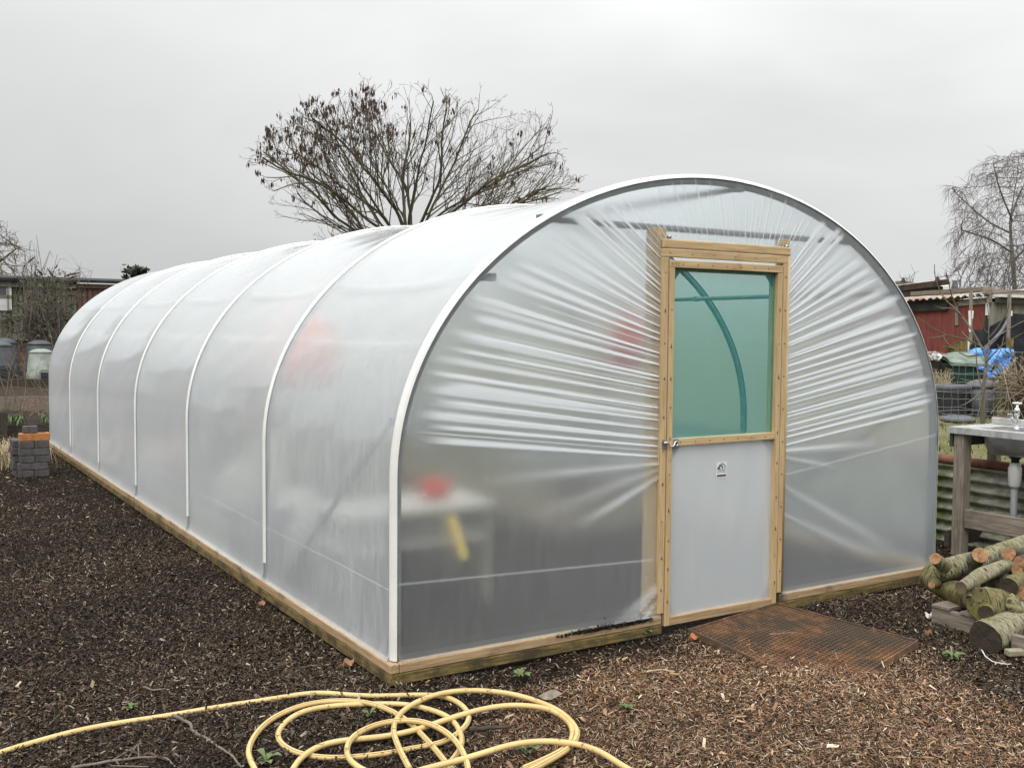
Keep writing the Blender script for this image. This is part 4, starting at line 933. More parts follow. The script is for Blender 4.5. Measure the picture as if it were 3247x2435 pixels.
YS2 = 20.
def qd(pts): return [PY(u, v, YS2) for u, v in pts]
t = thing('plank_shed', 'long low weathered plank shed with felt roof at the left', 'shed', (PY(150, 1000, YS2)[0], YS2, z3))
zr0, zr1 = PY(0, 886, YS2)[2], PY(374, 896, YS2)[2]; xa, xb = PY(-900, 890, YS2)[0], PY(520, 890, YS2)[0]
zmid = PY(100, 1056, YS2)[2]
zt = .5*(zr0+zr1)
MB().box((xa, YS2, zmid), (PY(36, 950, YS2)[0]-.02, YS2+.08, zt-.16)).box((PY(36, 950, YS2)[0], YS2, zmid), (PY(244, 950, YS2)[0], YS2+.08, zt-.12)).build('plank_wall', 'green_board', t)
MB().box((PY(244, 950, YS2)[0]+.01, YS2+.004, zmid), (xb, YS2+.08, zt-.12)).build('plank_wall', 'redbrown_board', t)
bt = MB()
for u in np.arange(-880, 500, 17.): x = PY(u, 950, YS2)[0]; bt.box((x, YS2-.012, zmid), (x+.012, YS2-.001, zt-.13))
bt.build('batten', 'darkwood_z', t)
MB().box((xa, YS2-.06, zt-.16), (PY(244, 950, YS2)[0], YS2-.015, zt-.02)).build('fascia', 'green_board', t)
MB().box((PY(244, 950, YS2)[0]+.01, YS2-.06, zt-.14), (xb, YS2-.015, zt-.05)).build('fascia', 'redbrown_board', t)
MB().prism([(xa, YS2-.14, zt-.03), (xb, YS2-.14, zt-.03), (xb, YS2-.14, zt+.03), (xa, YS2-.14, zt+.03)], (0, 3, .18)).build('roof', 'roof_felt', t)
MB().box((xa, YS2-.02, zmid-.16), (xb, YS2+.07, zmid-.01)).build('rail', 'green_board', t)
MB().box((xa, YS2+.02, z3-.4), (xb, YS2+.1, zmid-.17)).build('lower_wall', 'redbrown_board', t)
MB().box((xa, YS2+.5, z3-.4), (xb, YS2+2.8, zt-.05)).build('back_room', 'darkwood_x', t)
wx0, wx1 = PY(-40, 920, YS2)[0], PY(36, 920, YS2)[0]; wz0, wz1 = PY(20, 985, YS2)[2], PY(20, 903, YS2)[2]
wf = MB().box((wx0, YS2-.03, wz0), (wx1, YS2-.005, wz1)).build('window', 'white_paint', t)
MB().box((wx0+.06, YS2-.034, wz0+.3), (wx1-.1, YS2-.031, wz1-.04)).build('pane', 'plastic_grey', wf)
MB().box((PY(22, 920, YS2)[0], YS2-.05, wz0), (PY(26, 920, YS2)[0], YS2-.035, wz1)).box((wx0, YS2-.05, (wz0+wz1)/2), (wx1, YS2-.035, (wz0+wz1)/2+.05)).build('sill', 'greywood_x', wf)

# straggly shrub smothering the shed front
def shrub(name, label, base_uv, y, tips, n, mat, leafm=None, leaves=0, leaf=.06, rad=.008, spikes=0, cat='shrub', zb=None, jit=.25, arch=.25):
    b = PY(*base_uv, y); zb = b[2] if zb is None else zb; b[2] = zb
    T = thing(name, label, cat, b); mb = MB(); lc = []; sp = []
    for i in range(n):
        tp_ = tips[rng.integers(len(tips))]; e = PY(tp_[0]+rng.normal(0, 14), tp_[1]+rng.normal(0, 12), y+rng.normal(0, jit)); s0_ = b+np.array([rng.normal(0, jit*1.2), rng.normal(0, jit*.8), 0])
        mid = s0_*.45+e*.55+rng.normal(0, .07, 3)+[0, 0, arch]
        P = spline([s0_, mid, e], 5); mb.tube(P, np.linspace(rad, rad*.35, len(P)), 4, False)
        for j in range(3):
            k = rng.integers(3, len(P)); d = rng.normal(0, 1, 3)*[.16, .12, .12]; P2 = [P[k], P[k]+d*.6+[0, 0, .03], P[k]+d+[0, 0, -.02]]; mb.tube(P2, [rad*.45, rad*.35, rad*.25], 3, False); lc += [P2[1], P2[2]]
        lc += list(P[4:]); sp.append((e, e-P[-3]))
    mb.build('stems', mat, T, True)
    if leaves: leaf_cloud(lc, .05, leaves, leaf, 3.2).build('leaves', leafm, T)
    if spikes:
        for i in rng.choice(len(sp), min(spikes, len(sp)), replace=False):
            e, d = sp[i]; d = d/np.linalg.norm(d)+[0, 0, -.5]; d /= np.linalg.norm(d); MB().tube([e, e+d*.1, e+d*.22], [.012, .024, .004], 5).build('seed_head', 'seed', T)
    return T
shrub('buddleia_shrub', 'straggly grey green shrub smothering the plank shed wall', (140, 1110), 19.2,
      [(60, 900), (90, 840), (120, 870), (150, 880), (180, 870), (215, 880), (240, 930), (250, 990), (200, 1000), (60, 960), (30, 1010), (150, 960), (110, 1010), (225, 1030), (180, 1060), (90, 1050), (20, 1060)], 130, 'stem_grey', 'olive_leaf', 1500, .045, .0075, spikes=22)
shrub('tall_stems', 'thin upright bare stems rising above the plank shed roof', (105, 960), 19.0, [(105, 775), (122, 790), (160, 785), (165, 812), (68, 800), (180, 830), (95, 820)], 16, 'stem_grey', rad=.010, jit=.1, arch=0., zb=1.9)
shrub('weed_stalks', 'sparse dry stalks above the shed roof near the tunnel', (255, 900), 19.3, [(238, 855), (265, 858), (275, 852), (232, 862)], 7, 'stem_grey', rad=.006, jit=.1, arch=0.)
shrub('fruit_bush', 'leafless fruit bush of upright canes in the bed by the left edge', (48, 1298), 14.8, [(10, 1130), (48, 1110), (20, 1160), (60, 1160), (-20, 1180), (75, 1200), (5, 1210)], 9, 'stem_tan', rad=.008, jit=.08, arch=.0)
shrub('fruit_bush', 'leafless fruit bush of thin canes against the tunnel end', (165, 1290), 14.7, [(110, 1160), (140, 1120), (150, 1160), (120, 1210), (105, 1190), (155, 1210)], 8, 'stem_tan', rad=.006, jit=.1, arch=.05)
shrub('dry_bramble', 'tangle of dry brown stems between the dark and pale bins', (68, 1195), 17.6, [(50, 1120), (70, 1110), (60, 1150), (80, 1140), (45, 1160), (72, 1170)], 8, 'stem_tan', rad=.006, jit=.15, arch=.1)
shrub('dry_stalks', 'low clump of dry reddish stalks in the bed beside the tunnel', (105, 1318), 14.35, [(80, 1270), (100, 1275), (120, 1270), (140, 1280), (75, 1290), (150, 1285), (110, 1265)], 12, 'stem_tan', rad=.005, jit=.15, arch=.05)
def blades(name, label, c, n, L, mat, spread, cat, w2=.008, up=.8):
    T = MB()
    for i in range(n):
        a = rng.random()*2*PI; s0_ = np.array(c)+[rng.normal(0, spread), rng.normal(0, spread), 0]; d = np.array([math.cos(a), math.sin(a), 0]); l = L*rng.uniform(.5, 1.2); sd_ = np.array([-d[1], d[0], 0])*w2
        p1 = s0_+d*l*.35+[0, 0, l*up*.75]; p2 = s0_+d*l*(.9)+[0, 0, l*up*.7*rng.uniform(.3, 1.1)]
        T.add([s0_-sd_, s0_+sd_, p1+sd_*.8, p1-sd_*.8, p2], [(0, 1, 2, 3), (3, 2, 4)])
    o = T.build(name, mat, origin=c); return tag(o, label, cat)
blades('leek_clump', 'green strap leaved clump in the lowest bed behind the bricks', PY(42, 1345, 14.2), 34, .26, 'leaf_green', .11, 'plant', .011)
blades('leek_clump', 'two pale green leaf blades by the tunnel corner in the lowest bed', PY(138, 1338, 14.2), 12, .22, 'leaf_green', .03, 'plant', .009)
blades('grass_tuft', 'straw coloured dead grass clump left of the brick stack', PZ(8, 1480, 0), 420, .42, 'straw', .22, 'grass clump', .004, .9)

# planting and a shed beyond the left edge, mirrored in the cover
for i, (x, y, h, w2) in enumerate(((-8.6, 7.5, 2.0, 1.0), (-9.4, 11.5, 2.7, 1.1), (-8.3, 14.2, 1.7, .8), (-10.5, 3.5, 2.2, 1.3))):
    T = thing('evergreen_bush', ('broad dark evergreen bush', 'tall dark evergreen bush', 'small dark evergreen bush', 'wide dark evergreen bush')[i]+' beyond the left edge', 'bush', (x, y, 0))
    cs = [(x+rng.normal(0, w2*.45), y+rng.normal(0, w2*.6), abs(rng.normal(.5, .25))*h) for _ in range(26)]
    leaf_cloud(cs, .22, 2600, .09).build('crown', 'olive_leaf', T); MB().tube([(x, y, -.05), (x, y, h*.6)], [.06, .02], 6).build('trunk', 'bark_tree', T, True)
T = thing('small_shed', 'small dark plank shed beyond the left edge', 'shed', (-11.3, 8.8, 0))
MB().prism([(-12.3, 8.0, 0), (-12.3, 10.2, 0), (-12.3, 10.2, 1.9), (-12.3, 9.1, 2.5), (-12.3, 8.0, 1.9)], (2.0, 0, 0)).build('wall', 'green_board', T)
for sg in (-1, 1): MB().prism([(-12.4, 9.1, 2.53), (-12.4, 9.1+sg*1.25, 1.88), (-12.4, 9.1+sg*1.25, 1.93), (-12.4, 9.1, 2.58)], (2.2, 0, 0)).build('roof', 'roof_felt', T)
MB().box((-10.3, 8.7, .05), (-10.27, 9.5, 1.8)).build('door', 'greywood_z', T)

# ---------------------------------------------------------------- right side: terrace, tin wall, sink
XW = 3.42; ZT = .68
o = MB().sheet([[(x, y, ZT+(.03*math.sin(1.3*x)*math.sin(1.1*y)+.02*math.sin(4*x+y)+.015*math.sin(6*y-x) if x > XW+.2 else -.03)) for x in list(np.arange(XW+.03, 14, .25))+[30, 90, 300]] for y in list(np.arange(-10, 20, .25))+[40, 120, 400]]).build('lawn', 'lawn', smooth=True); tag(o, kind='structure')
o = None
wt = thing('retaining_wall', 'mossy corrugated iron retaining wall with rusty pipe along its top', 'wall', (XW, 3, 0))
zs = np.linspace(-.02, ZT+.0, 100)
MB().sheet([[(XW+.023*math.sin(2*PI*(z-ZT)/.092), y, z) for z in zs] for y in np.linspace(-8, 16, 25)]).build('iron_sheet', 'wall_tin', wt, True)
MB().tube([(XW+.0, -8, ZT+.02), (XW, 2, ZT+.025), (XW, 16, ZT+.02)], .04, 10).build('top_pipe', 'rust_lip', wt, True)
blades('grass_fringe', 'mown patchy grass on the raised ground behind the tin wall', (5.3, 2.5, ZT), 2, .05, 'straw', .1, 'grass')  # replaced below by one stuff layer
bpy.data.objects.remove(bpy.data.objects['grass_fringe'])
T = MB()
for i in range(9000):
    y = rng.uniform(-1, 10); x = XW+.1+rng.random()*6
    s0_ = np.array([x, y, ZT+.02*math.sin(4*x+y)+.0]); a = rng.random()*2*PI; l = rng.uniform(.03, .10); d = np.array([math.cos(a), math.sin(a), 0]); sd_ = np.array([-d[1], d[0], 0])*.006
    T.add([s0_-sd_, s0_+sd_, s0_+d*l*.6+[0, 0, l*.7]], [(0, 1, 2)])
o = T.build('grass', 'lawn', origin=(6, 3, ZT)); tag(o, 'patchy green and straw grass on the raised ground', 'grass', kind='stuff')

# sink: long side faces the tunnel
pc = PZ(3007, 1352, 1.03); xs, ys, zs_ = pc[0], pc[1], 1.03
DX, LY = .56, 1.6
t = thing('garden_sink', 'stainless steel sink on a grey timber stand beside the tin wall', 'sink', (xs+DX/2, ys-LY/2, 0))
th_ = .05
wtp = MB(); bx0, bx1, by1, by0 = xs+.09, xs+DX-.12, ys-.2, ys-.95
for lo_, hi_ in (((xs, by1, zs_-.012), (xs+DX, ys, zs_)), ((xs, ys-LY, zs_-.012), (xs+DX, by0, zs_)), ((xs, by0, zs_-.012), (bx0, by1, zs_)), ((bx1, by0, zs_-.012), (xs+DX, by1, zs_))): wtp.box(lo_, hi_)
wtp.box((xs-.004, ys-LY, zs_-th_), (xs+.01, ys+.003, zs_-.0005)).box((xs+.01, ys-.008, zs_-th_), (xs+DX, ys+.003, zs_-.013))
wtp.build('worktop', 'worktop_steel', t)
MB().box((xs+DX-.02, ys-LY, zs_+.001), (xs+DX, ys-.02, zs_+.055)).build('splashback', 'worktop_steel', t, bevel=.004)
pb = [(bx0, by0), (bx1, by0), (bx1, by1), (bx0, by1)]
G = []
for z, ins in ((zs_-.014, 0), (zs_-.05, .004), (zs_-.16, .02), (zs_-.2, .05), (zs_-.205, .1)):
    r_ = .06; row = []
    for k in range(32):
        a = 2*PI*(k+.5)/32; ux, uy = math.cos(a), math.sin(a); e = .35
        row.append(((bx0+bx1)/2+((bx1-bx0)/2-ins)*math.copysign(abs(ux)**e, ux), (by0+by1)/2+((by1-by0)/2-ins)*math.copysign(abs(uy)**e, uy), z))
    row.append(row[0]); G.append(row)
bs = MB().sheet(G); bs.add(G[-1][:-1], [tuple(range(32))]); bs.build('basin', 'steel', t, True)
L1 = PX(3040, 1500, xs+.06)
for lx, ly, wd, nm in ((xs+.025, ys-.13, .095, 'leg'), (xs+DX-.10, ys-.12, .08, 'leg'), (xs+.03, ys-LY+.05, .095, 'leg'), (xs+DX-.10, ys-LY+.05, .08, 'leg')):
    MB().box((lx, ly, 0), (lx+wd, ly+wd, zs_-th_-.002)).build(nm, 'greywood_z', t, bevel=.006)
MB().box((xs+.02, ys-.028, zs_-.16), (xs+DX-.03, ys-.002, zs_-.052)).box((xs+.124, ys-.13, zs_-.13), (xs+.15, ys-.03, zs_-.053)).build('top_rail', 'darkwood_x', t)
zc0, zc1 = PX(3056, 1672, xs+.05)[2], PX(3056, 1613, xs+.05)[2]
MB().box((xs+.045, ys-LY+.15, zc0), (xs+.075, ys-.132, zc1)).build('cross_board', 'greywood_y', t, bevel=.004)
MB().box((xs+.0, ys-.025, zc0-.17), (xs+DX, ys+.01, zc0-.04)).build('end_board', 'darkwood_x', t, bevel=.004)
MB().box((xs+DX-.05, ys-LY, zc0-.16), (xs+DX-.02, ys-.05, zc0-.03)).build('back_board', 'greywood_y', t, bevel=.004)
tb = PX(3218, 1500, (bx0+bx1)/2); tx, ty = (bx0+bx1)/2, tb[1]
MB().lathe([(.05, 0), (.045, -.02), (.03, -.03), (.03, -.055), (.0, -.055)][::-1], (tx, ty, zs_-.205), 14).build('drain_fitting', 'plastic_black', t, True)
MB().lathe([(0, -.26), (.03, -.26), (.045, -.235), (.05, -.17), (.05, -.10), (.042, -.09), (.042, -.06), (.0, -.06)], (tx, ty, zs_-.2), 16).build('trap', 'white_plastic', t, True)
MB().tube([(tx, ty, zs_-.46), (tx, ty, .28), (tx+.04, ty, .03)], .025, 12).build('waste_pipe', 'grey_pipe', t, True)
MB().tube([(tx+.08, ty-.12, zs_-.24), (tx+.09, ty-.14, .3), (tx+.1, ty-.14, .02)], .022, 10).build('overflow_pipe', 'plastic_black', t, True)
kx, ky = PZ(3223, 1362, zs_)[:2]
tap = MB().lathe([(.024, 0), (.02, .01), (.013, .02), (.013, .10), (.02, .105), (.022, .15), (.017, .165), (.009, .17), (.009, .2), (0, .2)], (kx, ky, zs_), 14)
ft = -R_*[1, 1, 0]; ft /= np.linalg.norm(ft)
tap.tube(spline([np.array([kx, ky, zs_+.045]), np.array([kx, ky, zs_+.06])+ft*.02, np.array([kx, ky, zs_+.105])+ft*.045], 5), .012, 10)
tp_ = tap.build('tap', 'chrome', t, True)
hd = MB().tube([np.array([kx, ky, zs_+.205])-R_*.038*[1, 1, 0], np.array([kx, ky, zs_+.205])+R_*.038*[1, 1, 0]], .006, 8).tube([(kx, ky-.035, zs_+.205), (kx, ky+.035, zs_+.205)], .006, 8).lathe([(.012, 0), (.012, .014), (0, .016)], (kx, ky, zs_+.198), 10)
hd.build('handle', 'chrome', tp_, True)
tip = np.array([kx, ky, zs_+.108])+ft*.052
MB().box(tip-[.016, .016, .012], tip+[.016, .016, .016]).build('spout_end', 'chrome', tp_, bevel=.004)

# ---------------------------------------------------------------- pallet and logs
pl = PZ(2952, 1974, 0); px0, py0 = pl[0], pl[1]
zp = PX(2952, 1922, px0)[2]
t = thing('pallet', 'weathered wooden pallet under the stack of birch logs', 'pallet', (px0+.5, py0-.6, 0))
for x in (px0, px0+.48, px0+.95): MB().box((x, py0-1.2, .0), (x+.045, py0, zp)).build('bearer', 'greywood_y', t, bevel=.004)
for i, (y, w2) in enumerate(((py0-.13, .125), (py0-.30, .10), (py0-.5, .10), (py0-.7, .1), (py0-.92, .12), (py0-1.18, .12))):
    MB().box((px0-.01, y, zp+.001), (px0+1.02, y+w2, zp+.02)).build('plank', 'greywood_x', t, bevel=.003)
def log(label, pts, radii, mat='bark_birch', cut=('cut_old', 'cut_old'), stubs=(), group='birch logs stacked on the pallet'):
    """pts: world points along the log; local Z follows the log so the bark rings go round it"""
    P = [np.array(p, float) for p in pts]; e_ = P[-1]-CAM
    if W/2+FPX*(e_@R_)/(e_@F_) > W:          # the pile goes on past the picture's edge
        x_ = (P[-1]-P[-2])*[1, 1, .1]; x_ /= np.linalg.norm(x_); P[-1] = P[-1]+x_*rng.uniform(.3, .55)
    a, b = P[0], P[-1]; d = Vector(b-a).normalized(); q = d.to_track_quat('Z', 'Y'); inv = np.array(q.to_matrix().inverted())
    loc = [(p-a)@inv.T for p in P]
    C = spline(loc, 10) if len(loc) > 2 else np.array([loc[0]+(loc[1]-loc[0])*k/20 for k in range(21)])
    rr = np.interp(np.linspace(0, 1, len(C)), np.linspace(0, 1, len(radii)), radii)
    n = 26; ph = rng.random()*6; T = np.gradient(C, axis=0); T /= np.linalg.norm(T, axis=1)[:, None]; V = []
    for i in range(len(C)):
        x = np.cross((0, 1, 0), T[i]); x /= np.linalg.norm(x); y = np.cross(T[i], x)
        for k in range(n):
            an = 2*PI*k/n; w2 = rr[i]*(1+.05*math.sin(3*an+ph+i*.25)+.03*math.sin(5*an-ph+.6*i)+.012*rng.normal())
            V.append(C[i]+w2*(math.cos(an)*x+math.sin(an)*y))
    V = np.array(V); m = len(C)
    o = bpy.data.objects.new('log', None)
    me = bpy.data.meshes.new('log'); f = [(i*n+k, i*n+(k+1) % n, (i+1)*n+(k+1) % n, (i+1)*n+k) for i in range(m-1) for k in range(n)]
    vs = [tuple(v) for v in V]
    ends = []
    for stb in stubs:
        p, e, r0, r1 = [(np.array(stb[0], float)-a)@inv.T, (np.array(stb[1], float)-a)@inv.T, stb[2], stb[3]]
        mb = MB().tube([p, p*.5+e*.5, e], [r0*1.15, r0*.95, r1], 18, False); off = len(vs); vs += [tuple(v) for v in np.vstack(mb.v)]; f += [tuple(i+off for i in q_) for q_ in mb.f]
        ends.append((np.vstack(mb.v)[-18:], e-p, stb[4]))
    me.from_pydata(vs, [], f); me.polygons.foreach_set('use_smooth', [True]*len(f)); me.materials.append(MAT[mat]); me.update()
    bpy.data.objects.remove(o); o = bpy.data.objects.new('log', me); COL.objects.link(o); o.location = a; o.rotation_mode = 'QUATERNION'; o.rotation_quaternion = q
    tag(o, label, 'log', group)
    for ring, dr_, cm in [(V[:n], -T[0], cut[0]), (V[-n:], T[-1], cut[1])]+ends:
        if not cm: continue
        c = ring.mean(0); dn = dr_/np.linalg.norm(dr_); k = len(ring); vv = [tuple(c+dn*.003)]; ff = []
        for fr in (.35, .7, 1.): vv += [tuple(c+(p-c)*fr*.985+dn*(.003+.0005*rng.normal()*(fr < 1))) for p in ring]
        ff += [(0, 1+i, 1+(i+1) % k) for i in range(k)]
        for r_ in (0, 1): ff += [(1+r_*k+i, 1+(r_+1)*k+i, 1+(r_+1)*k+(i+1) % k, 1+r_*k+(i+1) % k) for i in range(k)]
        m2 = bpy.data.meshes.new('cut_face'); m2.from_pydata(vv, [], ff); m2.materials.append(MAT[cm]); m2.update()
        c2 = bpy.data.objects.new('cut_face', m2); COL.objects.link(c2); c2.parent = o
def LP(cx_, cy_, D): return PD(2900+cx_/4.147, 1700+cy_/4.147, D)
log('mossy log lying lowest on the pallet with its rounded end at the tunnel', [LP(205, 510, 6.62), LP(430, 690, 6.45), LP(840, 850, 6.15)], [.078, .072, .075], 'bark_moss', ('cut_old', 'cut_dark'), [(LP(300, 600, 6.45), LP(225, 640, 6.30), .03, .02, 'cut_fresh')])
log('forked pale birch log on top of the pile', [LP(330, 500, 6.45), LP(470, 420, 6.42), LP(860, 330, 6.5), LP(1160, 210, 6.6), LP(1560, 60, 6.8)], [.06, .066, .07, .066, .06], 'bark_birch', ('cut_dark', 'cut_old'),
    [(LP(430, 430, 6.42), LP(275, 295, 6.30), .042, .036, 'cut_fresh'), (LP(770, 330, 6.45), LP(862, 245, 6.22), .05, .046, 'cut_fresh')])
log('slim birch log with dark lenticels facing outwards across the pile', [LP(612, 672, 6.02), LP(900, 510, 6.15), LP(1290, 370, 6.35)], [.036, .046, .046], 'bark_birch', ('cut_old', 'cut_old'), [(LP(770, 600, 6.1), LP(760, 810, 6.06), .038, .034, 'cut_dark')])
log('short thick mossy log with a knot hole at its near end', [LP(850, 890, 5.98), LP(1235, 900, 6.05)], [.094, .092], 'bark_moss', ('bark_moss', 'cut_old'), [(LP(960, 950, 5.96), LP(935, 1005, 5.86), .045, .042, 'cut_dark')])
log('large grey birch log in front of the pallet with a dark sawn end', [LP(925, 1350, 5.72), LP(1200, 1230, 5.85), LP(1620, 1060, 6.05)], [.096, .098, .094], 'bark_birch', ('cut_dark', 'cut_old'))
log('branch stub with a small orange sawn end on the upper right of the pile', [LP(1240, 228, 6.3), LP(1420, 250, 6.5), LP(1600, 240, 6.7)], [.042, .045, .045], 'bark_dark', ('cut_fresh', 'cut_old'))
log('split log showing bright orange wood at the right edge of the pile', [LP(1385, 350, 6.12), LP(1600, 330, 6.3)], [.04, .045], 'bark_dark', ('cut_fresh', 'cut_old'))
log('thin log with a ragged orange end just under the split log', [LP(1350, 455, 6.1), LP(1600, 420, 6.3)], [.033, .036], 'bark_dark', ('cut_fresh', 'cut_old'))
log('greenish log below the orange splits on the right of the pile', [LP(1240, 660, 6.0), LP(1420, 580, 6.1), LP(1640, 520, 6.2)], [.052, .055, .055], 'bark_moss', ('cut_dark', 'cut_old'))
log('dark log buried in the shaded middle of the pile', [LP(940, 620, 6.4), LP(1100, 610, 6.3), LP(1330, 740, 6.2)], [.07, .085, .08], 'bark_dark', ('cut_dark', 'cut_dark'))
log('grey forked branch piece standing behind the front log', [LP(1270, 800, 5.95), LP(1310, 930, 5.9), LP(1450, 960, 5.95), LP(1620, 930, 6.05)], [.034, .042, .05, .05], 'bark_birch', ('cut_dark', 'cut_old'))
log('log end glowing orange low on the right edge of the pile', [LP(1390, 740, 5.98), LP(1620, 700, 6.2)], [.045, .05], 'bark_dark', ('cut_fresh', 'cut_old'))
log('thin mossy log lying at the back of the pallet', [LP(560, 560, 6.6), LP(900, 480, 6.65), LP(1200, 420, 6.7)], [.045, .05, .05], 'bark_moss', ('cut_dark', 'cut_old'))
p = PZ(2900+1210/4.147, 1700+1530/4.147, .03); q = PZ(2900+1560/4.147, 1700+1510/4.147, .03)
o = MB().beam(p, q, .05, .035).build('firewood_split', 'palewood_x', bevel=.006); tag(o, 'pale split of firewood lying on the ground below the front log', 'firewood')
p = PZ(3205, 2050, .04)
o = MB().box((p[0], p[1]-.9, 0), (p[0]+.04, p[1], .11)).build('loose_board', 'greywood_y', bevel=.004); tag(o, 'weathered board on edge behind the large front log', 'board')

# ---------------------------------------------------------------- fence, bins and clutter on the terrace
DF = 10.6
def W3(pts, D=DF, n=4): return spline([PD(u, v, D) for u, v in pts], n)
t = thing('wire_fence', 'slack grey wire netting fence on the raised ground', 'fence', np.append(PD(3060, 1390, DF)[:2], ZT))
st = MB(); ms = MB()
for v0, v1, a, b_ in ((1123, 1114, 2930, 3300), (1185, 1188, 2930, 3300), (1242, 1248, 2930, 3300), (1302, 1303, 2930, 3230), (1378, 1376, 2930, 3100)):
    st.tube(W3([(u, v0+(v1-v0)*(u-2930)/370+2*math.sin(u*.03+v0)) for u in np.linspace(a, b_, 8)]), .0028, 5, False)
st.build('strained_wire', 'galv', t, True)
hv = [1155, 1184, 1213, 1239, 1263, 1287, 1306, 1322, 1340]
us = [2948+22.5*i for i in range(13)]
jit = {(i, j): (rng.normal(0, 2.2), rng.normal(0, 1.8)) for i in range(len(us)) for j in range(len(hv))}
pj = lambda i, j: (us[i]+jit[i, j][0]+(3 if j < 3 else 0), hv[j]+jit[i, j][1]+.07*(us[i]-2948)*(1 if j > 4 else .1))
for j in range(len(hv)):
    ii = [i for i in range(len(us)) if not (j == 0 and i < 3)]; ms.tube(W3([pj(i, j) for i in ii]), .0021, 4, False)
for i in range(len(us)):
    ms.tube(W3([pj(i, j) for j in range(1 if i < 3 else 0, len(hv) if i < 9 else 7)]), .0021, 4, False)
ms.build('netting', 'galv', t, True)

def at_t(u, vb, zt=ZT): return PZ(u, vb, zt)
# black water butt without lid
c = at_t(3015, 1322); k = ((c-CAM)@F_)/FPX; r = 54*k
t = thing('water_butt', 'open black ribbed plastic tub behind the wire fence', 'tub', c)
pf = [(r*.88, 0)]+[(r*(.88+.1*z), 100*k*z) for z in (.3, .6, .84)]; 
rb = MB()
n = 48; V = []
for rr, z in pf+[(r*.97, 86*k)]:
    for i in range(n): a = 2*PI*i/n; V.append((c[0]+rr*(1+.02*(i % 3 == 0))*math.cos(a), c[1]+rr*(1+.02*(i % 3 == 0))*math.sin(a), c[2]+z))
rb.add(V, [(i*n+q, i*n+(q+1) % n, (i+1)*n+(q+1) % n, (i+1)*n+q) for i in range(4) for q in range(n)]); rb.build('body', 'plastic_black', t, True)
MB().lathe([(r*.98, 85*k), (r*1.07, 86*k), (r*1.08, 101*k), (r*1.02, 102*k), (r*.93, 99*k), (r*.8, 20*k), (0, 20*k)], c, 40).build('rim', 'plastic_grey', t, True)
# grey dustbin
c = at_t(3112, 1322); k = ((c-CAM)@F_)/FPX; r = 48*k
t = thing('dustbin', 'grey round plastic dustbin with domed lid behind the sapling', 'dustbin', c)
MB().lathe([(r*.9, 0), (r*.93, 40*k), (r*.98, 95*k)], c, 36).build('body', 'plastic_grey', t, True)
MB().lathe([(r*1.02, 93*k), (r*1.05, 95*k), (r*1.05, 100*k), (r*1.0, 104*k), (r*.7, 114*k), (r*.3, 119*k), (0, 120*k)], c, 36).build('lid', 'plastic_grey', t, True)
for s_ in (-1, 1):
    MB().box(c+R_*[1, 1, 0]*s_*r*1.1+[-.03, -.03, 60*k], c+R_*[1, 1, 0]*s_*r*1.1+[.03, .03, 68*k]).build('handle', 'plastic_grey', t, bevel=.008)
# lid lying on the grass
c = at_t(3037, 1336); k = ((c-CAM)@F_)/FPX
o = MB().lathe([(52*k, 0), (53*k, .03), (48*k, .05), (30*k, .075), (28*k, .06), (0, .065)], c, 36).build('bin_lid', 'plastic_grey', smooth=True); tag(o, 'round grey bin lid lying flat on the grass below the bins', 'lid')
# wheelie bin
ZB = .45
wb = PD(3050, 1170, 15.); Dk = 15./FPX; zb_ = ZB; ht = wb[2]-zb_
t = thing('wheelie_bin', 'dark green wheeled bin with a pale weathered lid', 'bin', (wb[0], wb[1], ZB))
bx = R_*[1, 1, 0]; bx /= np.linalg.norm(bx); by = np.array([-bx[1], bx[0], 0]); wl, wr = PD(3016, 1160, 15.)-wb, PD(3105, 1160, 15.)-wb
xl_, xr_ = wl@bx, wr@bx
bt_ = np.array([wb[0], wb[1], ZB]); z1_ = PD(3050, 1152, 15.)[2]-ZB
P = [bt_+bx*(xl_+.06), bt_+bx*(xr_-.04), bt_+bx*(xr_-.06)+by*.55, bt_+bx*(xl_+.08)+by*.55]; Q = [bt_+bx*xl_+[0, 0, z1_], bt_+bx*xr_+[0, 0, z1_], bt_+bx*xr_+by*.7+[0, 0, z1_], bt_+bx*xl_+by*.7+[0, 0, z1_]]
MB().add(P+Q, [(0, 3, 2, 1), (4, 5, 6, 7), (0, 1, 5, 4), (1, 2, 6, 5), (2, 3, 7, 6), (3, 0, 4, 7)]).build('body', 'bin_green', t, bevel=.03)
lg = [[bt_+bx*(xl_-.03+(xr_+.28-xl_+.03)*a)+by*(-.05+.85*b_)+[0, 0, z1_+.012+.16*math.sin(PI*min(1, b_*1.15))**.7*math.sin(PI*(a*.85+.1))**.5-.02*a] for a in np.linspace(0, 1, 14)] for b_ in np.linspace(0, 1, 8)]
lm = MB().sheet(lg); lm.sheet([[p-np.array([0, 0, .04]) for p in row] for row in lg][::-1]); 
fr_ = [[lg[0][i]-np.array([0, 0, dz_]) for i in range(14)] for dz_ in (.045, 0)]; lm.sheet(fr_); lm.build('lid', 'lid_green', t, True)
for s_ in (.1, .75): MB().lathe([(.0, 0), (.10, 0), (.10, .05), (0, .05)], bt_+bx*(xl_+(xr_-xl_)*s_)+by*.62, 16).build('wheel', 'plastic_black', t)
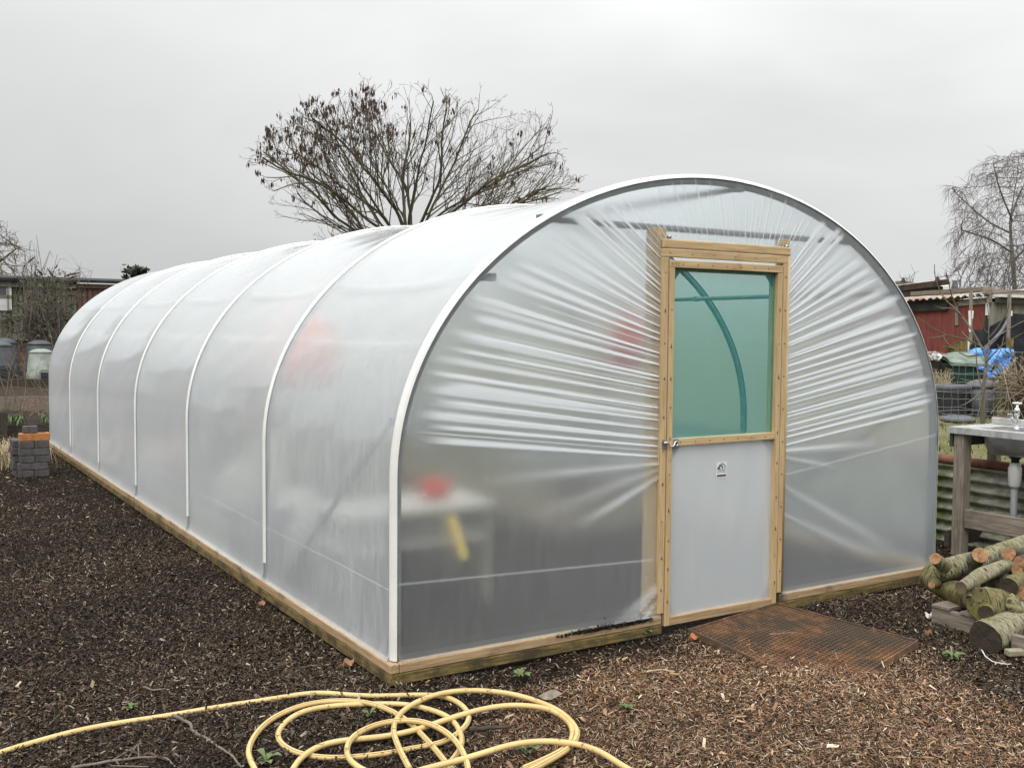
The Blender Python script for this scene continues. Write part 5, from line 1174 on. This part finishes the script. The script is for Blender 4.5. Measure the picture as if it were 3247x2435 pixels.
# blue tarpaulin draped over something behind the bin
rows = [[(3078, 1105), (3110, 1104), (3130, 1110), (3160, 1108), (3190, 1105), (3215, 1107)],
        [(3072, 1118), (3112, 1116), (3134, 1122), (3162, 1119), (3192, 1118), (3214, 1122)],
        [(3070, 1132), (3116, 1132), (3138, 1138), (3160, 1134), (3188, 1136), (3208, 1142)],
        [(3085, 1150), (3122, 1150), (3142, 1156), (3160, 1154), (3182, 1158), (3200, 1162)],
        [(3110, 1170), (3130, 1172), (3142, 1174), (3158, 1172), (3176, 1178), (3190, 1178)],
        [(3130, 1190), (3134, 1190), (3140, 1196), (3150, 1196), (3158, 1193), (3168, 1186)],
        [(3134, 1207), (3138, 1208), (3144, 1208), (3148, 1206), (3152, 1204), (3156, 1200)]]
G = [[PD(u, v, 15.2-.12*i+.25*abs(j-2.2)*.4+.10*math.sin(2.6*j+1.7*i)+.05*math.sin(5*j-2*i)) for j, (u, v) in enumerate(r_)] for i, r_ in enumerate(rows)]
G = np.array(G); Gi = np.array([spline(list(r_), 5) for r_ in G]); Gi = np.array([spline(list(Gi[:, j]), 5) for j in range(Gi.shape[1])]).transpose(1, 0, 2)
Gi += rng.normal(0, .012, Gi.shape)
Gb = Gi+F_*.02
mb = MB().sheet(Gi); mb.sheet(Gb[::-1]); o = mb.build('blue_tarpaulin', 'tarp_blue', smooth=True); tag(o, 'crumpled bright blue tarpaulin draped behind the wheeled bin', 'tarpaulin')
# black sheeting over a heap
out = [(3072, 1052), (3090, 1046), (3120, 1044), (3150, 1026), (3175, 1012), (3200, 997), (3230, 995), (3300, 1002), (3360, 1010)]
G = []
for i in range(10):
    f = i/9; G.append([PD(u+6*math.sin(i+u), v+(1215-v)*f, 16.9-1.3*f+.15*math.sin(u*.05+2*f)+.07*math.sin(u*.13+5*f)) for u, v in out])
G = np.array(G); Gi = np.array([spline(list(r_), 5) for r_ in G]); Gi = np.array([spline(list(Gi[:, j]), 4) for j in range(Gi.shape[1])]).transpose(1, 0, 2)
bd2 = ray(3200, 1050)*[1, 1, 0]; back = Gi+bd2*.5
mb = MB().sheet(Gi); mb.sheet(np.stack([Gi[0], back[0]])[::-1]); mb.sheet(back[::-1])
o = mb.build('black_sheeting', 'tarp_black', smooth=True); tag(o, 'black sheeting stretched over a frame in front of the grey shed', 'sheeting')
hoop_ = MB().tube(spline([PD(3198, 1012, 16.9), PD(3180, 1045, 16.7), PD(3155, 1075, 16.4), PD(3135, 1095, 16.0), PD(3110, 1130, 15.8)], 6), .03, 8).build('bent_pipe', 'plastic_grey', smooth=True); tag(hoop_, 'grey pipe slanting along the edge of the black sheeting', 'pipe')
o = MB().tube(spline([PD(3222, 1190, 14), PD(3219, 1160, 14), PD(3218, 1142, 14), PD(3222, 1135, 14), PD(3226, 1138, 14)], 6), .012, 8).build('bent_pipe', 'greywood_z', smooth=True); tag(o, 'thin pale hooked pipe sticking up right of the blue tarpaulin', 'pipe')
o = MB().beam(PD(3218, 1142, 13.8), PD(3160, 1215, 13.2), .035, .03).build('leaning_stick', 'greywood_y'); tag(o, 'grey stick leaning down left from the hooked pipe', 'stick')
# posts, boards and stakes
def post(u0, v0, u1, v1, D, w2, label, mat='greywood_z', name='stake', cat='stake'):
    o = MB().beam(PD(u0, v0, D), PD(u1, v1, D), w2, w2*.7, (F_[0], F_[1], 0)).build(name, mat); return tag(o, label, cat)
post(3077, 1140, 3079, 922, 16.5, .045, 'tall thin mossy stake in front of the red shed')
post(3066, 1128, 3070, 1080, 16.4, .04, 'short flaking white stake left of the tall mossy one', 'white_paint')
post(3076, 1052, 3074, 985, 16.3, .03, 'white painted strip hanging on the tall mossy stake', 'white_paint')
post(3083, 1010, 3085, 985, 16.3, .02, 'narrow white strip right of the tall mossy stake', 'white_paint')
post(3197, 1080, 3201, 934, 15.6, .045, 'tall thin brown stake in front of the grey shed')
post(3203, 1002, 3204, 986, 16.0, .05, 'small white tip of a stake at the corner of the black sheeting', 'white_paint')
post(3020, 1145, 3018, 1100, 16, .09, 'mossy fence post with a flat cap left of the wheeled bin', 'mossboard_z', 'fence_post', 'post')
o = MB().beam(PD(2992, 1099, 16), PD(3024, 1104, 16), .12, .03).build('post_cap', 'moss_green'); tag(o, 'flat mossy cap board resting on the left fence post', 'board')
post(3046, 1135, 3046, 1082, 16.1, .17, 'broad dark mossy post beside the flaking white stake', 'mossboard_z', 'fence_post', 'post')
post(3202, 1106, 3202, 1073, 15.4, .085, 'square mossy post standing behind the blue tarpaulin', 'mossboard_z', 'fence_post', 'post')
t = thing('pale_panel', 'two pale wooden boards propped beside the wheeled bin', 'panel', PD(2985, 1215, 15.5))
f3 = np.array([F_[0], F_[1], 0])*.05
MB().prism([PD(2962, 1158, 15.5), PD(3010, 1158, 15.5), PD(3010, 1132, 15.5), PD(2964, 1132, 15.5)], f3).build('upper_board', 'palewood_x', t)
MB().prism([PD(2962, 1218, 15.5), PD(2994, 1214, 15.5), PD(3009, 1168, 15.5), PD(2962, 1168, 15.5)], f3).build('lower_board', 'palewood_x', t)
MB().prism([PD(2960, 1168, 15.49), PD(3010, 1168, 15.49), PD(3010, 1158, 15.49), PD(2960, 1158, 15.49)], f3).build('batten', 'mossboard_x', t)
o = MB().prism([PD(2935, 1124, 15), PD(2988, 1121, 15), PD(2990, 1117, 15), PD(2935, 1117, 15)], f3*8).build('tin_sheet', 'corrugated'); tag(o, 'small tin sheet lying flat at the tunnel edge below the red shed', 'sheet')
o = MB().box(PD(2955, 1195, 15.3)-[.1, .1, .3], PD(2955, 1140, 15.3)+[.08, .1, .0]).build('dark_crate', 'darkwood_z'); tag(o, 'dark box half hidden by the tunnel under the white bag', 'box')
lc = leaf_cloud([PD(2966, 1132, 14.9), PD(2970, 1137, 14.9), PD(2964, 1127, 14.9)], .022, 36, .045, 1.2)
o = lc.build('white_bag', 'white_paint'); tag(o, 'scrunched white plastic bag by the pale boards', 'bag')
# dead stems and brushwood
shrub('dry_grass', 'dry upright grass stalks in front of the pale boards', (2985, 1222), 0, [(2985, 1222)], 1, 'straw') if False else None
def wisps(name, label, pts, D, n, sx_, h_, mat, rad=.005, cat='weeds', zj=.15):
    b = PD(*pts[0], D); T = thing(name, label, cat, b); mb = MB()
    for i in range(n):
        u, v = pts[rng.integers(len(pts))]; s0_ = PD(u+rng.normal(0, 6), v, D+rng.normal(0, .15)); d = np.array([*(rng.normal(0, sx_, 2)), h_*rng.uniform(.5, 1.2)]); mb.tube([s0_, s0_+d*.5+rng.normal(0, .02, 3), s0_+d], [rad, rad*.8, rad*.4], 3, False)
    mb.build('stems', mat, T, True); return T
wisps('dry_weeds', 'dry straw coloured weeds below the pale boards', [(2975, 1225), (2985, 1225), (2995, 1225), (3005, 1222)], 14.5, 60, .06, .22, 'straw')
T = thing('brushwood_heap', 'heap of cut twigs and brush at the right edge behind the tap', 'brushwood', np.append(PD(3235, 1260, 13)[:2], ZT))
mb = MB()
for i in range(330):
    a_ = PD(rng.uniform(3195, 3340), rng.uniform(1190, 1262), 13+rng.normal(0, .4)); d = rng.normal(0, .18, 3); mb.tube([a_-d, a_+rng.normal(0, .03, 3), a_+d], [.008, .007, .004], 3, False)
mb.build('twigs', 'stem_tan', T, True)
leaf_cloud([PD(u, v, 12.8) for u, v in ((3200, 1215), (3215, 1205), (3210, 1235), (3230, 1250), (3240, 1300), (3225, 1270))], .12, 160, .07, 4).build('leaves', 'moss_green', T)
tag(mound('soil_heap', PZ(3190, 1335, ZT)*[1, 1, 1], .28, .2, .09, 'stem_tan', 8), 'small mound of dead clippings behind the sink splashback', 'clippings')
o = MB().tube([PZ(3228, 1322, ZT)+[0, 0, .1], PZ(3300, 1330, ZT)+[0, 0, .1]], .09, 14).build('round_beam', 'palewood_x', smooth=True); tag(o, 'pale round timber lying on the grass behind the tap', 'timber')

# young bare tree by the fence
T = thing('young_tree', 'slim bare young tree in front of the wire fence', 'tree', PZ(3118, 1347, ZT))
DT_ = 9.9
def C3(pts): return [PD(2800+x/2.765, 800+y/2.765, DT_+dz) for x, y, dz in pts]
tk = MB().tube(spline(C3([(874, 1515, 0), (876, 1380, 0), (880, 1260, 0), (878, 1180, 0)]), 6), np.linspace(.024, .018, 19), 10)
tk.tube(spline(C3([(878, 1200, 0), (895, 1060, 0), (905, 960, .05), (890, 880, .1), (850, 810, .15), (790, 700, .2), (720, 600, .3), (640, 500, .4), (560, 430, .45), (500, 340, .5), (455, 200, .5), (452, 105, .5)]), 5), np.linspace(.016, .0035, 56), 8)
tk.build('trunk', 'bark_young', T, True)
brs = [[(880, 1200), (840, 1100), (820, 960), (815, 850), (790, 720), (765, 640)], [(850, 820), (740, 770), (620, 740), (520, 710), (400, 640), (300, 570)], [(560, 730), (480, 745), (390, 752)], [(700, 560), (600, 495), (520, 490), (455, 470)],
       [(900, 1000), (930, 850), (925, 720), (930, 600), (915, 460)], [(905, 960), (960, 900), (1040, 820), (1150, 750), (1240, 700)], [(870, 850), (950, 780), (1060, 700), (1180, 630), (1240, 600)], [(920, 760), (990, 680), (1060, 570), (1100, 480), (1105, 380)],
       [(885, 1240), (960, 1210), (1040, 1170)], [(870, 1220), (800, 1280), (720, 1330), (670, 1345)], [(830, 900), (740, 910), (660, 870), (570, 800), (530, 740)], [(640, 480), (600, 370), (570, 240), (552, 170)], [(900, 1050), (940, 1000), (1010, 900), (1040, 820), (1060, 740)], [(925, 720), (880, 670), (860, 600), (858, 560)], [(760, 770), (710, 720), (690, 690)], [(905, 1100), (830, 1440), (818, 1510)]]
cr = MB()
for i, b_ in enumerate(brs): P = spline(C3([(x, y, .12*j*(-1)**i*.5) for j, (x, y) in enumerate(b_)]), 5); cr.tube(P, np.linspace(.0085, .0028, len(P)), 6, False)
cr.build('crown', 'bark_young', T, True)

# ---------------------------------------------------------------- sheds on the right
XS = 12.2
def qx(u, v, x=XS): return PX(u, v, x)
a0, a1 = qx(2840, 950), qx(3126, 940); zg = ZT-.3
t = thing('red_shed', 'red painted shed with rusty corrugated roof', 'shed', (XS+1, (a0[1]+a1[1])/2, zg))
ya, yb = a0[1]+1.5, qx(3126, 1000)[1]
ztop = lambda y: np.interp(y, [qx(3126, 950)[1], qx(2880, 960)[1], ya], [qx(3126, 945)[2], qx(2880, 962)[2], qx(2880, 962)[2]-.06])
P = [(XS, yb, zg), (XS, ya, zg), (XS, ya, ztop(ya)), (XS, yb, ztop(yb))]
MB().prism(P, (2.4, 0, 0)).build('wall', 'red_paint', t)
G = []; nyy = 90
for i in range(nyy):
    y = yb-.12+(ya-yb+.2)*i/(nyy-1); G.append([(XS-.14+2.7*s_, y, ztop(y)+.05+.22*s_+.022*math.sin(y*2*PI/.14)) for s_ in np.linspace(0, 1, 4)])
G = np.array(G); rf = MB().sheet(G); rf.sheet((G-[0, 0, .012])[::-1]); rf.build('roof', 'corrugated', t, True)
yq = lambda u, v=960: qx(u, v)[1]
MB().box((XS-.05, yq(3008), 0), (XS-.002, ya, 0.001)).build('eave_shadow_board', 'roof_felt', t) if False else None
P = [(XS-.06, yq(3010), ztop(yq(3010))-.17), (XS-.06, ya, ztop(ya)-.17), (XS-.06, ya, ztop(ya)+.02), (XS-.06, yq(3010), ztop(yq(3010))+.02)]
MB().prism(P, (.05, 0, 0)).build('eave_shade_board', 'roof_felt', t)  # near-black board stands in for the shade under the eave
P = [(XS-.08, yb-.05, qx(3126, 936)[2]), (XS-.08, yq(3008), qx(3008, 956)[2]), (XS-.08, yq(3008), qx(3008, 948)[2]), (XS-.08, yb-.05, qx(3126, 927)[2])]
MB().prism(P, (.06, 0, 0)).build('barge_board', 'moss_green', t)
MB().prism([qx(3035, 971, XS-.03), qx(3125, 964, XS-.03), qx(3127, 944, XS-.03), qx(3033, 957, XS-.03)], (.025, 0, 0)).build('pale_board', 'greywood_y', t)
MB().prism([qx(3028, 1031, XS-.03), qx(3037, 1032, XS-.03), qx(3037, 962, XS-.03), qx(3029, 962, XS-.03)], (.025, 0, 0)).build('pale_strip', 'greywood_z', t)
MB().prism([qx(3124, 1000, XS-.02), qx(3136, 1000, XS-.02), qx(3136, 960, XS-.02), qx(3125, 960, XS-.02)], (.015, 0, 0)).build('corner_post', 'white_paint', t)
MB().prism([qx(3122, 1045, XS-.02), qx(3135, 1038, XS-.02), qx(3136, 1010, XS-.02), qx(3124, 1010, XS-.02)], (.015, 0, 0)).build('corner_patch', 'bin_green', t)
MB().prism([qx(3128, 960, XS-.1), qx(3137, 960, XS-.1), qx(3137, 925, XS-.1), qx(3128, 925, XS-.1)], (.08, 0, 0)).build('gable_post', 'greywood_z', t)
# grey felt shed carrying on to the right
YG = yb-.1
gy = lambda u, v: PY(u, v, YG)
x0, x1 = XS+.002, gy(3420, 940)[0]+1.5; xm_ = XS+2.75; YG = yb-.03; YG -= .10; z1_, z0_ = gy(3160, 939)[2], zg
t = thing('grey_shed', 'grey felt covered shed with white edged flat roof at the right', 'shed', ((x0+x1)/2, YG, zg))
MB().box((x0, YG, zg), (xm_, YG+.1, z1_-.1)).box((xm_+.002, YG+.001, zg), (x1, YG+2., z1_-.1)).build('wall', 'felt_grey', t)
for u in (3175, 3212, 3260): x = gy(u, 980)[0]; MB().box((x, YG-.012, zg), (x+.02, YG-.001, z1_-.15)).build('batten', 'greywood_z', t)
MB().box((x0-.0, YG-.14, z1_-.02), (xm_, YG+.11, z1_+.03)).box((xm_+.002, YG-.14, z1_-.02), (x1, YG+2.1, z1_+.03)).build('roof', 'white_paint', t)
MB().box((x0, YG-.1, z1_-.12), (x1, YG-.03, z1_-.022)).build('fascia', 'darkwood_x', t)
MB().box((x0, YG+.02, z1_+.031), (x1, YG+.11, z1_+.12)).build('roof_batten', 'greywood_x', t)
# a flat mossy roof board just behind the red shed
o = MB().beam(PD(2905, 932, 24), PD(3136, 917, 21.5), .3, .09).build('roof_plank', 'greywood_y'); tag(o, 'long grey plank lying along the red shed roof', 'plank')
# tiled roof shed
t = thing('tiled_shed', 'dark shed with a brown stone tiled roof edge behind the red shed', 'shed', np.append(PD(2930, 1060, 25)[:2], zg))
u0 = PD(2835, 925, 25); u1 = PD(3010, 903, 23.2); bk_ = np.array([F_[0], F_[1], 0])*2.5+np.array([0, 0, .25])
hgt_ = PD(3010, 887, 23.2)[2]-PD(3010, 903, 23.2)[2]
til = MB(); NT = 11
for i in range(NT):
    p = u0+(u1-u0)*i/NT; q = u0+(u1-u0)*(i+.94)/NT
    for rrow in range(2):
        z_ = np.array([0, 0, hgt_*.55*rrow]); o_2 = -np.array([F_[0], F_[1], 0])*(.05*(1-rrow))
        til.prism([p+z_+o_2, q+z_+o_2, q+z_+o_2+[0, 0, hgt_*.62], p+z_+o_2+[0, 0, hgt_*.62]], np.array([F_[0], F_[1], 0])*.05)
til.build('roof_tiles', 'tile_brown', t)
top0, top1 = u0+[0, 0, hgt_*1.2], PD(2975, 885, 23.5)
MB().prism([u0+[0, 0, hgt_*1.2], u1+[0, 0, hgt_*1.18], u1+[0, 0, hgt_*1.22], u0+[0, 0, hgt_*1.30]], bk_*[.3, .3, .0]).build('roof', 'white_paint', t)
MB().prism([PD(2835, 1080, 25), PD(2990, 1060, 23.5), PD(2990, 908, 23.5), PD(2835, 928, 25)], bk_).build('wall', 'darkwood_z', t)
for (u, v, D) in ((2866, 893, 24.6), (2974, 889, 23.4)):
    MB().prism([PD(u-7, v+4, D), PD(u+8, v+4, D), PD(u+1, v-13, D)], np.array([F_[0], F_[1], 0])*.1).build('ridge_point', 'tile_brown', t)
o = MB().prism([PD(2978, 925, 24), PD(3018, 921, 24), PD(3014, 905, 24), PD(2986, 909, 24)], bk_*.4).build('polythene_sheet', 'white_paint'); tag(o, 'crumpled white sheet on the roof beside the owl', 'sheet')
# decoy owl
c = PD(3027, 922, 22.5); k = 22.5/FPX
t = thing('owl_decoy', 'grey decoy owl with ear tufts perched on the shed roof', 'owl', c)
MB().lathe([(7*k, -6*k), (9.5*k, 0), (10.5*k, 9*k), (9.5*k, 17*k), (7.4*k, 22*k), (7.6*k, 26*k), (6.4*k, 31*k), (3*k, 33.5*k), (0, 34*k)], c, 18).build('body', 'owl_grey', t, True)
for s_ in (-1, 1):
    e = c+R_*s_*6.5*k+[0, 0, 30*k]; MB().tube([e, e+R_*s_*1.5*k+[0, 0, 5*k]], [2.2*k, .4*k], 6).build('ear_tuft', 'owl_grey', t, True)
    e = c+R_*s_*3*k-F_*6.3*k+[0, 0, 27*k]; MB().lathe([(0, -1.8*k), (1.6*k, -.8*k), (1.6*k, .8*k), (0, 1.8*k)], e, 8).build('eye', 'plastic_black', t, True)

# ---------------------------------------------------------------- small things on the near ground
def weed(label, u, v, n, L):
    c = PZ(u, v, .0); T = thing('weed', label, 'weed', c); mb = MB()
    for i in range(n):
        a = 2*PI*i/n+rng.normal(0, .3); l = .72*L*rng.uniform(.6, 1.1); d = np.array([math.cos(a), math.sin(a), 0]); s_ = np.array([-d[1], d[0], 0]); zt = rng.uniform(.25, .7)
        pts = [(0, .12), (.35, .5), (.65, .95), (.9, .5), (1.05, .05)]; G = []
        for f, w2 in pts:
            p = c+d*l*f+[0, 0, .01+l*zt*math.sin(f*2.2)]; G.append([p-s_*l*.28*w2+[0, 0, .004], p, p+s_*l*.28*w2+[0, 0, .004]])
        mb.sheet(G)
    mb.build('leaves', 'weed_leaf', T, True)
for u, v, n, L, lab in ((1650, 2155, 11, .085, 'small green leafy weed near the tunnel corner'), (2042, 2020, 9, .07, 'little bright green weed at the left foot of the door'), (1667, 2395, 10, .085, 'leafy weed inside the hose loop at the bottom'),
                      (3020, 2098, 12, .085, 'green leafy weed on dark chips between grate and logs'), (1172, 2276, 7, .06, 'pale weed between the left hose coils'), (413, 2257, 8, .06, 'tiny grassy weed beside the straight hose'), (845, 2425, 9, .08, 'greyish weed at the lower left hose coil'),
                      (3190, 2070, 8, .07, 'small weed under the front log at the right edge'), (1985, 2255, 7, .055, 'small weed in the reddish shavings')): weed(lab, u, v, n, L)
def stick(label, pts, r, mat='stem_grey', z=.028, tw=()):
    T = MB(); P = spline([PZ(u, v, z) for u, v in pts], 5); P[:, 2] += np.array([.0015*math.sin(i*1.3) for i in range(len(P))]); T.tube(P, np.linspace(r, r*.5, len(P)), 6)
    for t_ in tw: T.tube([PZ(u, v, z) for u, v in t_], r*.5, 5)
    tag(T.build('fallen_twig', mat, smooth=True), label, 'twig')
stick('long bent grey twig left of the hose coils', [(548, 2268), (600, 2292), (612, 2318), (650, 2338), (700, 2372), (735, 2395), (765, 2432)], .008)
stick('forked twig with side shoots at the bottom left', [(230, 2434), (330, 2416), (430, 2403), (520, 2402), (555, 2430)], .007, tw=[((405, 2404), (435, 2360)), ((440, 2402), (438, 2358)), ((360, 2407), (425, 2370)), ((350, 2427), (470, 2430))])
stick('short pale twig on the chips in the left foreground', [(455, 2178), (490, 2187), (525, 2182)], .006)
stick('thin straight twig inside the left hose coil', [(820, 2405), (850, 2390), (890, 2372)], .005)
stick('dark wet stick lying across the bare soil inside the large loop', [(1490, 2312), (1550, 2308), (1620, 2302)], .012, 'darkwood_x')
stick('pale thin root straggling over the chips below the logs', [(3112, 2060), (3130, 2085), (3160, 2100), (3205, 2105)], .004, 'white_paint')
stick('brown twig caught on the rusty grate', [(2440, 2012), (2480, 2008), (2525, 2004)], .005, 'stem_tan', .06)
stick('short straw coloured twig in the shavings', [(2050, 2130), (2090, 2123), (2140, 2128)], .006, 'straw')
def bit(name, label, u, v, L, wd, mat, cat, rot=0., lift=.02):
    c = PZ(u, v, lift); G = []
    d = np.array([math.cos(rot), math.sin(rot), 0]); s_ = np.array([-d[1], d[0], 0])
    for f in np.linspace(-1, 1, 7): G.append([c+d*L*f+s_*wd*g_*(1-f*f*.8)+[0, 0, .02*(1-abs(g_))*0+.016*math.sin(3*f+g_)+.012*g_*g_] for g_ in (-1, -.5, 0, .5, 1)])
    tag(MB().sheet(G).build(name, mat, smooth=True), label, cat)
bit('dry_leaf', 'curled reddish dead leaf beside the tunnel corner', 1105, 2105, .04, .026, 'dry_leaf', 'leaf', .5)
bit('dry_leaf', 'pale pinkish dead leaf left of the tunnel side', 832, 1917, .035, .016, 'dry_leaf', 'leaf', .2)
bit('brick_chip', 'small orange brick fragment near the rusty grate', 2200, 2023, .04, .02, 'brick_orange', 'brick chip', .1, .03)
bit('brick_chip', 'flat red brick fragment in front of the pallet', 2943, 2010, .035, .022, 'rust', 'brick chip', .7, .02)
bit('wood_chunk', 'grey flat wood chunk at the edge of the shavings', 1745, 2210, .085, .03, 'greywood_x', 'wood chunk', -.6, .025)
bit('white_pebble', 'white pebble at the corner of the pallet', 2946, 1955, .02, .022, 'white_paint', 'pebble', .4, .03)
